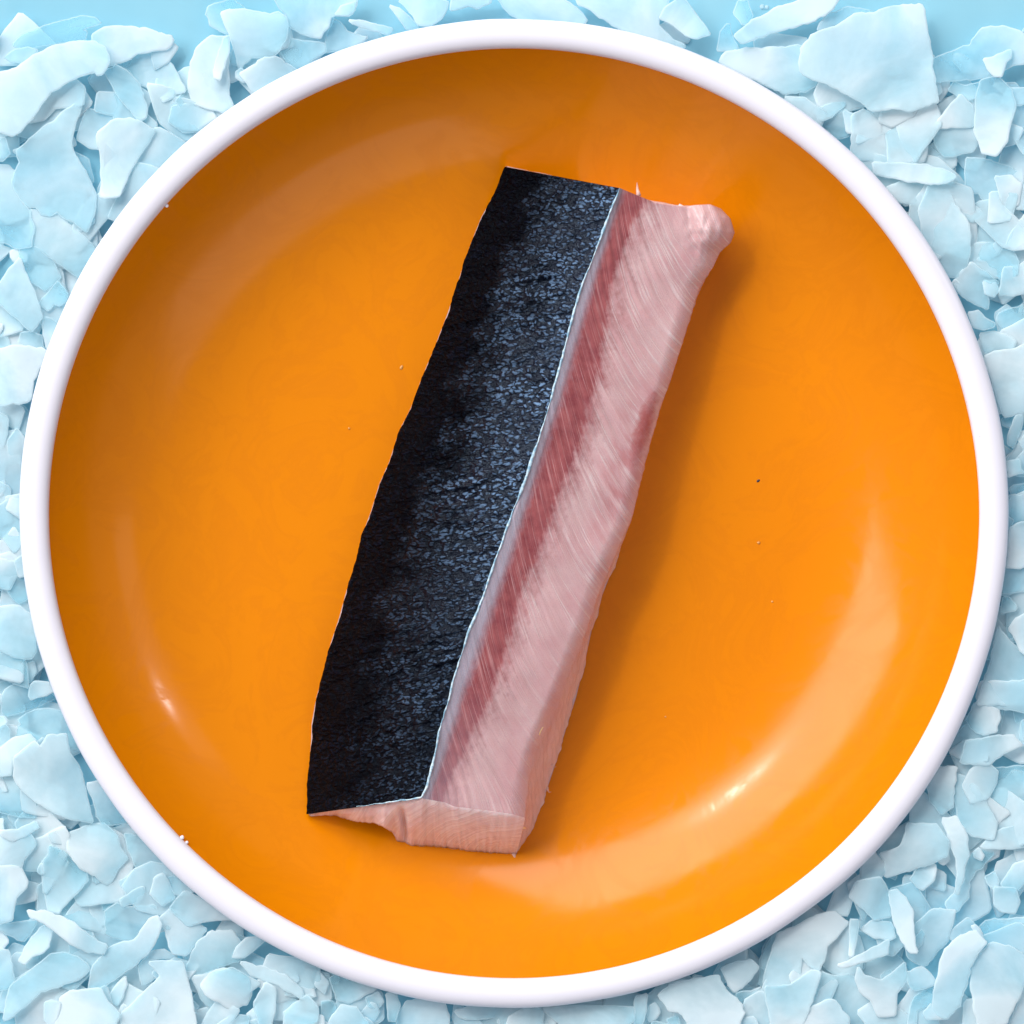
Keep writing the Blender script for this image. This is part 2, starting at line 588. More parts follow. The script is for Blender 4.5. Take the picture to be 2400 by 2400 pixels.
A, B, C, D, E, F = (samp(c, V) for c in (cA, cB, cC, cD, cE, cF))
LEN = 154.0
along = V * LEN
baseA = fz(A[:, 0], A[:, 1])
baseF = fz(F[:, 0], F[:, 1])
zA = baseA + 0.0066 + 0.0010 * np.sin(V * 9) * (1 - sm(V, 0.8, 1)) - 0.0045 * sm(V, 0.45, 1.0)
zB = Z_FLOOR + 0.0205 + 0.0030 * sm(V, 0.0, 0.35) - 0.0015 * sm(V, 0.75, 1.0)
zE = Z_FLOOR + 0.0152 + 0.0030 * sm(V, 0.1, 0.5)
zC = zB - 0.0008 + 0 * V
zD = zB + (zE - zB) * 0.30
rng = np.random.RandomState(3)


def nz(x, y, s, seed=0.0):
    return noise.noise((x * s, y * s, seed))


def lerp_cols(P, Q, n):
    t = np.linspace(0, 1, n)
    return P[:, None, :] * (1 - t)[None, :, None] + Q[:, None, :] * t[None, :, None], t


class Strip:
    """a lofted sheet: rows along the fish, columns across; keeps uv sets"""
    def __init__(self, X, Y, Z, band, al, phase, across):
        self.X, self.Y, self.Z = X, Y, Z
        self.band, self.al, self.phase, self.across = band, al, phase, across


def grid_faces(nr, nc, off=0, flip=False):
    f = []
    for i in range(nr - 1):
        for j in range(nc - 1):
            q = (off + i * nc + j, off + (i + 1) * nc + j, off + (i + 1) * nc + j + 1, off + i * nc + j + 1)
            f.append(q[::-1] if flip else q)
    return f


def build(name, strips, mat, parent):
    verts, faces, uv1, uv2 = [], [], [], []
    for st, flip in strips:
        nr, nc = st.X.shape
        faces += grid_faces(nr, nc, len(verts), flip)
        for i in range(nr):
            for j in range(nc):
                verts.append(at(st.X[i, j], st.Y[i, j], st.Z[i, j]))
                uv1.append((st.band[i, j], st.al[i, j]))
                uv2.append((st.phase[i, j], st.across[i, j]))
    o = link(name, verts, faces, mat, parent)
    me = o.data
    li = np.empty(len(me.loops), int)
    me.loops.foreach_get("vertex_index", li)
    for nm, u in (("fish", uv1), ("fibre", uv2)):
        l = me.uv_layers.new(name=nm)
        l.data.foreach_set("uv", np.array(u, np.float32)[li].ravel())
    # weld the seams between the strips
    bm = bmesh.new()
    bm.from_mesh(me)
    bmesh.ops.remove_doubles(bm, verts=bm.verts, dist=2e-6)
    bm.to_mesh(me)
    bm.free()
    for p in me.polygons:
        p.use_smooth = True
    return o


fish = empty("fish_fillet", (0, 0, 0))
tag(fish, "thick raw fish fillet with black skin and pink flesh on the orange plate", "fish")

# ---- skin, with wrinkles as real relief
NS = 84
Pk, tk = lerp_cols(A, B, NS)
X, Y = Pk[:, :, 0].copy(), Pk[:, :, 1].copy()
prof = (tk - 0.36 * tk ** 2) / 0.64
Z = zA[:, None] + (zB - zA)[:, None] * prof[None, :]
AL = np.repeat(along[:, None], NS, 1)
AC = np.repeat((tk * 32)[None, :], NV, 0)
W = np.zeros_like(Z)
for i in range(NV):
    for j in range(NS):
        a, c = AL[i, j], AC[i, j]
        env = 0.35 + 0.65 * min(1, max(0, (c - 4) / 14.0))
        # wrinkles run across the strip, bending with the flank
        w1 = noise.noise((c * 0.10, (a + 0.35 * c) * 0.42, 1.3)) + 0.6 * noise.noise((c * 0.25, (a + 0.3 * c) * 0.9, 5.1))
        amp = 0.25 + 0.75 * max(0.0, noise.noise((a * 0.045, c * 0.05, 9.0)) + 0.55)
        w2 = noise.noise((c * 0.9, a * 0.9, 2.2))
        W[i, j] = env * (0.00120 * w1 * amp + 0.00034 * w2) + 0.0009 * noise.noise((a * 0.05, c * 0.07, 3.3))
edge_fade = np.ones(NS)
edge_fade[-3:] = (0.5, 0.25, 0.0)
Z += W * edge_fade[None, :]
# ragged left outline and cut line
for i in range(NV):
    k = 5.0 * noise.noise((along[i] * 0.07, 0, 8.0)) + 2.0 * noise.noise((along[i] * 0.35, 0, 8.5)) + 1.2 * noise.noise((along[i] * 1.1, 0, 8.5))
    X[i, :] += k * (1 - tk) ** 4
skin_top = Strip(X, Y, Z, AC, AL, AC, AL)
# thickness: the sheet folds back under itself
Xi, Yi = X + 6.0 * (1 - tk)[None, :], Y.copy()
skin_in = Strip(Xi, Yi, Z - 0.0013 * (1 - tk ** 5)[None, :] - 0.00005, AC, AL, AC, AL)


def rim_strip(a, b, sel):
    f = lambda s: np.stack([getattr(a, s)[sel], getattr(b, s)[sel]], 1)
    return Strip(f('X'), f('Y'), f('Z'), f('band'), f('al'), f('phase'), f('across'))


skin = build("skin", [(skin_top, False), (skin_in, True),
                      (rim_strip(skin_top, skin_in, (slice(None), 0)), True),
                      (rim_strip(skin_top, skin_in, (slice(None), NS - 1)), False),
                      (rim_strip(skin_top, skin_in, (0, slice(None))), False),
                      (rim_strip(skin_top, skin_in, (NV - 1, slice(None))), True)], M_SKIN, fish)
skin["label"] = "wrinkled black skin with blue sheen"


# ---- cut face: fat, red muscle, pale flesh on one continuous surface
def fibre_phase(al, wid, frac):
    """muscle sheets sweep backwards away from the red strip, then bend outwards"""
    return al - wid * (1.9 * frac - 0.55 * frac ** 2)


def cut_strip(P, Q, zP, zQ, n, b0, b1, topc=None, botc=None):
    G, t = lerp_cols(P, Q, n)
    X, Y = G[:, :, 0].copy(), G[:, :, 1].copy()
    if topc is not None:
        for c, w in ((topc, (1 - sm(V, 0.0, 0.05))), (botc, sm(V, 0.93, 1.0))):
            row = 0 if c is topc else -1
            S = samp(c, t)
            X += (S[:, 0] - G[row, :, 0])[None, :] * w[:, None]
            Y += (S[:, 1] - G[row, :, 1])[None, :] * w[:, None]
    Z = zP[:, None] * (1 - t) + zQ[:, None] * t
    band = np.repeat((b0 + (b1 - b0) * t)[None, :], NV, 0)
    al = np.repeat(along[:, None], n, 1)
    return X, Y, Z, band, al, t


def finish_cut(X, Y, Z, band, al):
    wid = np.hypot(E[:, 0] - B[:, 0], E[:, 1] - B[:, 1]) * 0.1
    frac = np.hypot(X - B[:, 0:1], Y - B[:, 1:2]) * 0.1 / wid[:, None]
    phase = fibre_phase(al, wid[:, None], frac)
    across = frac * 30.0
    nr, nc = X.shape
    for i in range(nr):
        for j in range(nc):
            x, y = X[i, j], Y[i, j]
            d = 0.00028 * noise.noise((phase[i, j] * 0.55, across[i, j] * 0.06, 0.4)) + 0.0004 * noise.noise((x * 0.012, y * 0.012, 7.0))
            d += 0.00010 * noise.noise((phase[i, j] * 1.6, across[i, j] * 0.15, 2.4))
            # curled knob at the thin end
            q = ((x - 1668) / 62.0) ** 2 + ((y - 535) / 58.0) ** 2
            kn = math.exp(-q * 1.1)
            d += 0.0036 * kn + kn * (0.0007 * noise.noise((x * 0.035, y * 0.02, 4.4)) + 0.0005 * noise.noise((x * 0.09, y * 0.05, 6.4)))
            q2 = ((x - 1612 - 0.22 * (y - 500)) / 11.0) ** 2
            if y < 620:
                d -= 0.0011 * math.exp(-q2) * math.exp(-((y - 520) / 60.0) ** 2)
            # rounded outer edge
            e = max(0.0, (band[i, j] - 2.78) / 0.22)
            d -= 0.0024 * e * e
            Z[i, j] += d * (1.0 if band[i, j] > 0.02 else 0.0)
    return Strip(X, Y, Z, band, al, phase, across)


fat_s = finish_cut(*cut_strip(B, C, zB, zC, 8, 0, 1)[:5])
red_s = finish_cut(*cut_strip(C, D, zC, zD, 18, 1, 2)[:5])
NF = 64
pale_s = finish_cut(*cut_strip(D, E, zD, zE, NF, 2, 3, TOP_DE, BOT_DE)[:5])
fat = build("fat_layer", [(fat_s, False)], M_FLESH, fish)
fat["label"] = "narrow pale lavender fat strip beside the skin"
red = build("red_muscle", [(red_s, False)], M_FLESH, fish)
red["label"] = "dark red muscle band along the fillet"

# ---- pale flesh body: cut face, right side, ends, underside
NSD = 18
ts = np.linspace(0, 1, NSD)
eX, eY, eZ = pale_s.X[:, -1], pale_s.Y[:, -1], pale_s.Z[:, -1]
Fz = baseF + 0.0004
bul = np.sin(ts * math.pi) * (1 - sm(V, 0.35, 0.6))[:, None] * 5.0
SX = eX[:, None] * (1 - ts ** 0.9) + F[:, 0][:, None] * ts ** 0.9 + bul
SY = eY[:, None] * (1 - ts) + F[:, 1][:, None] * ts
SZ = eZ[:, None] * (1 - ts ** 1.15) + Fz[:, None] * ts ** 1.15
for i in range(NV):
    for j in range(1, NSD):
        SX[i, j] += 7.0 * noise.noise((along[i] * 0.16, ts[j] * 2.0, 1.0)) * ts[j] + 3.0 * noise.noise((along[i] * 0.7, ts[j] * 5, 2.0))
side = Strip(SX, SY, SZ, np.repeat((3.0 + 0.9 * ts)[None, :], NV, 0), np.repeat(along[:, None], NSD, 1),
             np.repeat(along[:, None], NSD, 1) * 0.8 - 30 * ts[None, :], np.repeat((30 + ts * 20)[None, :], NV, 0))


def row_of(st, r, sel=slice(None)):
    return st.X[r, sel], st.Y[r, sel], st.Z[r, sel]


# contour of the whole top at each row: inner skin, fat, red, pale, then side
def full(attr, sk):
    return np.concatenate([getattr(sk, attr)[:, :], getattr(fat_s, attr)[:, 1:], getattr(red_s, attr)[:, 1:], getattr(pale_s, attr)[:, 1:]], 1)


TX, TY, TZ = full('X', skin_in), full('Y', skin_in), full('Z', skin_in)
NT_ = TX.shape[1]
# position across the fish for every column, 0 = skin edge, 1 = outer edge of the flesh
un = np.concatenate([np.linspace(0, 0.5, NS), np.linspace(0.5, 0.54, 8)[1:], np.linspace(0.54, 0.65, 18)[1:], np.linspace(0.65, 1.0, NF)[1:]])
# cut end line on the plate (bottom of the end face), as plan pixels
END = np.array([(722, 1912), (760, 1911), (790, 1913), (828, 1925), (886, 1932), (919, 1951), (932, 1972), (965, 1984), (1023, 1986), (1105, 1997), (1210, 2004)], float)
END_U = np.array([0.0, 0.06, 0.12, 0.20, 0.31, 0.385, 0.41, 0.47, 0.58, 0.76, 1.0])
GX = np.interp(un, END_U, END[:, 0])
GY = np.interp(un, END_U, END[:, 1])
for j in range(NT_):
    GY[j] += 3.0 * noise.noise((un[j] * 40, 0, 3)) + 2 * noise.noise((un[j] * 110, 0, 3))
lift = 1 - sm(un, 0.33, 0.42)                     # the skin side overhangs as a thin flap
BX = A[:, 0:1] * (1 - un) + F[:, 0:1] * un
BY = A[:, 1:2] * (1 - un) + F[:, 1:2] * un
wv = sm(V, 0.90, 1.0)[:, None]
rowB = BX[-1].copy(), BY[-1].copy()
BX = BX + (GX - rowB[0])[None, :] * wv
BY = BY + (GY - rowB[1])[None, :] * wv
floor_here = fz(BX, BY) + 0.0004
BZ = np.minimum(floor_here + (np.maximum(TZ - 0.006, floor_here) - floor_here) * lift[None, :], TZ - 0.0004)
z0 = np.zeros_like(BX)
under = Strip(BX, BY, BZ, z0 + 3.5, np.repeat(along[:, None], NT_, 1), z0, z0)

NE = 16


def end_cap(r, sgn):
    te = np.linspace(0, 1, NE)
    x = TX[r][None, :] * (1 - te)[:, None] + BX[r][None, :] * te[:, None]
    y = TY[r][None, :] * (1 - te)[:, None] + BY[r][None, :] * te[:, None]
    z = TZ[r][None, :] * (1 - te ** 1.3)[:, None] + BZ[r][None, :] * (te ** 1.3)[:, None]
    ph, ac = np.zeros_like(x), np.zeros_like(x)
    for i in range(NE):
        for j in range(NT_):
            inn = math.sin(te[i] * math.pi)
            y[i, j] += inn * (3.0 * noise.noise((x[i, j] * 0.03, te[i] * 3, 2)) + sgn * 2.0)
            crack = math.exp(-((x[i, j] - 938 - 14 * te[i]) / 7.0) ** 2) * min(1, te[i] * 3)
            if sgn > 0:
                y[i, j] -= 9.0 * crack * inn
                z[i, j] -= 0.0022 * crack * inn
            dx, dz = (x[i, j] - 1190) * 0.1, (z[i, j] - Z_FLOOR) * 1000 - 4
            ph[i, j] = math.hypot(dx, dz * 1.2)
            ac[i, j] = math.atan2(dz, dx) * 10
    o_ = np.ones_like(x)
    return Strip(x, y, z, o_ * 4.6, o_ * (0 if r == 0 else LEN), ph, ac)


# side closes onto the underside and the end caps
body = build("flesh", [(pale_s, False), (side, False), (under, True), (end_cap(NV - 1, 1), False), (end_cap(0, -1), True)], M_FLESH, fish)
body["label"] = "pale pink flesh with white muscle lines"

# ---- torn pale edge of the skin along the cut and round the lower corner
path = [(float(B[i, 0]), float(B[i, 1]), float(zB[i])) for i in range(0, NV, 2)]
low = [(X[-1, j], Y[-1, j], Z[-1, j]) for j in range(NS - 2, int(NS * 0.42), -1)]
path = path + [tuple(map(float, q)) for q in low]
nlow = len(low)
ev, ef = [], []
NC = 7
for i, (x, y, z) in enumerate(path):
    a = path[max(0, i - 1)]
    b = path[min(len(path) - 1, i + 1)]
    d = np.array([b[0] - a[0], b[1] - a[1]])
    d /= np.hypot(*d) + 1e-9
    nrm = np.array([-d[1], d[0]])
    wd = 2.4 + 2.2 * noise.noise((i * 0.17, 1, 0)) + 3.0 * noise.noise((i * 0.055, 4, 0)) + 1.1 * noise.noise((i * 0.55, 7, 0))
    if i > len(path) - nlow:
        wd *= max(0.0, 1 - (i - (len(path) - nlow)) / float(nlow)) * 1.1
    if i < 6:
        wd *= (i + 1) / 7.0
    wd = max(0.7, wd)
    off = 2.0 * noise.noise((i * 0.16, 9, 2)) + 1.0 * noise.noise((i * 0.6, 3, 2)) + 1.2
    for c in range(NC):
        q = math.pi * c / (NC - 1)
        lx = math.cos(q) * wd + off
        ev.append(at(x + nrm[0] * lx, y + nrm[1] * lx, z + (math.sin(q) * 0.00042 - 0.0001) * min(1.0, wd / 3) + 0.00012))
for i in range(len(path) - 1):
    for c in range(NC - 1):
        ef.append((i * NC + c, i * NC + c + 1, (i + 1) * NC + c + 1, (i + 1) * NC + c))
edge = link("torn_skin_edge", ev, ef, M_EDGE, fish)
edge["label"] = "thin pale blue torn edge of the skin"
bm = bmesh.new()
bm.from_mesh(edge.data)
bmesh.ops.recalc_face_normals(bm, faces=bm.faces)
bm.to_mesh(edge.data)
bm.free()


# ---- loose fibres of flesh
def hair(name, pts, r0, mat, parent, taper=True):
    vs, fs = [], []
    n_ = len(pts)
    for i, p in enumerate(pts):
        r = r0 * ((1 - i / (n_ - 0.6)) if taper else 1.0)
        d = Vector(pts[min(n_ - 1, i + 1)]) - Vector(pts[max(0, i - 1)])
        d.normalize()
        s = d.cross(Vector((0.2, 0.1, 1))).normalized()
        u = s.cross(d)
        for k in range(6):
            a = k * math.pi / 3
            vs.append(tuple(Vector(p) + (s * math.cos(a) + u * math.sin(a)) * r))
    for i in range(n_ - 1):
        for k in range(6):
            fs.append((i * 6 + k, i * 6 + (k + 1) % 6, (i + 1) * 6 + (k + 1) % 6, (i + 1) * 6 + k))
    fs.append(tuple(range(5, -1, -1)))
    fs.append(tuple((n_ - 1) * 6 + k for k in range(6)))
    return link(name, vs, fs, mat, parent)


M_FIBRE = mat_plain("pale_fibre", (0.72, 0.47, 0.42), 0.4)
M_YEL = mat_plain("yellow_fat_bit", (0.85, 0.62, 0.33), 0.35)
fz0 = Z_FLOOR
zE0 = Z_FLOOR + 0.0162
M_MEMB = mat_plain("pale_membrane", (0.78, 0.66, 0.66), 0.3)
hair("loose_fibre", [at(1283, 1845, fz0 + .006), at(1284, 1852, fz0 + .006), at(1287, 1857, fz0 + .0055), at(1292, 1856, fz0 + .005)], 0.00028, M_FIBRE, fish)
hair("loose_fibre", [at(1293, 1792, fz0 + .006), at(1298, 1798, fz0 + .005), at(1304, 1797, fz0 + .005)], 0.0002, M_FIBRE, fish)
hair("loose_fibre", [at(1204, 1998, fz0 + .003), at(1206, 2008, fz0 + .003), at(1210, 2014, fz0 + .003), at(1215, 2013, fz0 + .003)], 0.0006, M_FIBRE, fish)
hair("loose_fibre", [at(1497, 458, fz0 + .014), at(1494, 444, fz0 + .013), at(1493, 428, fz0 + .011)], 0.0006, M_FIBRE, fish)
hair("membrane_fold", [at(1590, 483, zE0 + .0002), at(1606, 490, zE0 + .0004), at(1616, 503, zE0 + .0003), at(1618, 520, zE0 + .0001), at(1614, 534, zE0 - .0004)], 0.0007, M_MEMB, fish)
hair("loose_fibre", [at(1084, 1992, fz0 + .001), at(1085, 1999, fz0 + .001)], 0.0004, M_FIBRE, fish)
hair("fat_fleck", [at(1200, 1938, fz0 + .0130), at(1212, 1941, fz0 + .0126), at(1226, 1940, fz0 + .0124), at(1233, 1941, fz0 + .0118)], 0.00085, M_YEL, fish)
hair("fat_fleck", [at(1262, 1722, fz0 + .0168), at(1267, 1712, fz0 + .0168), at(1273, 1704, fz0 + .0168)], 0.00035, M_YEL, fish)

# ------------------------------------------------------------------ crumbs and specks on the plate
M_DARK = bpy.data.materials.get("dark_speck") or mat_plain("dark_speck", (0.03, 0.03, 0.05))
M_CRUMB = mat_plain("pale_crumb", (0.70, 0.33, 0.09), 0.3)
M_BROWN = mat_plain("brown_speck", (0.30, 0.07, 0.01), 0.5)


def crumb(px, py, s, mat, label, name="crumb", cat="crumb", group=None, flat=0.5, el=1.0, rot=0.0):
    r = math.hypot(px - 1204.5, py - 1203.3) * 1e-4
    bm = bmesh.new()
    s *= 0.72
    bmesh.ops.create_icosphere(bm, subdivisions=2, radius=s * 1e-4)
    for v in bm.verts:
        v.co *= 1 + 0.45 * noise.noise(v.co * (2.2e4 / s) + Vector((px, py, 0)))
        v.co.z *= flat
        v.co.x *= el
    me = bpy.data.meshes.new(name)
    bm.to_mesh(me)
    bm.free()
    me.materials.append(mat)
    for p in me.polygons:
        p.use_smooth = True
    o = bpy.data.objects.new(name, me)
    z = plate_z(r)
    o.location = at(px, py, z + s * 1e-4 * flat * 0.5)
    o.rotation_euler = (0, 0, rot)
    COL.objects.link(o)
    tag(o, label, cat, group)
    return o


crumb(1777, 1127, 4.0, M_DARK, "tiny dark speck on the orange plate right of the fish", "speck", "speck", None, 0.5, 1.6, 0.6)
crumb(1778, 1272, 5.0, M_CRUMB, "pale crumb on the plate right of the fish, below the dark speck")
crumb(941, 861, 5.0, M_CRUMB, "pale crumb on the plate left of the fish skin", flat=0.3, el=1.6, rot=1.1)
crumb(952, 462, 5.0, M_CRUMB, "pale crumb on the plate above left of the fish", flat=0.3, el=1.7, rot=0.4)
crumb(818, 1004, 3.5, M_CRUMB, "smallest pale crumb on the plate left of the fish middle")
crumb(532, 1741, 3.2, M_CRUMB, "tiny pale crumb alone at the plate's lower left")
crumb(1810, 1410, 3.6, M_CRUMB, "tiny pale crumb on the lower right of the plate floor")
crumb(1560, 1680, 3.0, M_CRUMB, "tiny pale crumb just inside the bright reflection")
hr = hair("hair", [at(x, y, plate_z(math.hypot(x - 1204.5, y - 1203.3) * 1e-4) + 0.0003) for x, y in ((415, 1158), (428, 1161), (440, 1155), (446, 1142))], 0.00018, M_BROWN, None)
tag(hr, "short curved brown hair on the left of the orange plate", "hair")
for k, (px, py, s) in enumerate(((1886, 1592, 4.2), (1903, 1604, 3.4), (1912, 1609, 4.0), (1924, 1611, 4.4), (1950, 1620, 3.2), (1968, 1624, 3.0), (1862, 1642, 3.0), (1878, 1655, 2.6))):
    crumb(px, py, s, M_BROWN, "tiny brown speck, %s of the dotted row crossing the plate's bright reflection" % ("first", "second", "third", "fourth", "fifth", "last")[k] if k < 6 else "tiny brown speck below the dotted row, %s one" % ("left", "right")[k - 6], "speck", "speck", "row of brown specks on the plate", 0.4, 1.3, 0.3)
for k, (px, py, s) in enumerate(((1345, 1978, 2.6), (1447, 2006, 2.4), (1497, 1994, 3.0), (1555, 1972, 3.6), (1562, 1973, 2.6), (1660, 1938, 2.6), (1850, 1730, 2.4))):
    crumb(px, py, s, M_BROWN, "tiny brown speck on the plate's bright reflection, %s from the fish corner" % ("first", "second", "third", "fourth", "fifth", "sixth", "seventh")[k], "speck", "speck", "brown specks along the reflection", 0.4, 1.2, 0.5)
for k, (px, py, s) in enumerate(((1241, 2012, 3.4), (1256, 2006, 3.0), (1278, 2010, 4.5), (1290, 2022, 5.5), (1296, 2006, 4.0), (1302, 2030, 4.0), (1270, 2024, 3.0), (1312, 2018, 3.0))):
    crumb(px, py, s, M_GLAZE, "tiny oily droplet on the plate by the fish's lower right corner", "droplet", "droplet", "oily droplets beside the fish corner", 0.5)

# ------------------------------------------------------------------ ice flakes
CROP = {'TL': (0, 0, 600), 'TR': (1700, 0, 700), 'BL': (0, 1700, 700), 'BR': (1700, 1700, 700), 'L1': (0, 450, 400), 'L2': (0, 800, 300),
        'L3': (0, 1050, 400), 'L4': (0, 1400, 400), 'T1': (400, 0, 600), 'T2': (1100, 0, 700), 'B1': (600, 2000, 700), 'B2': (1200, 2050, 600),
        'R1': (2000, 600, 400), 'R2': (2100, 900, 400), 'R3': (2100, 1250, 400), 'R4': (2000, 1600, 400)}
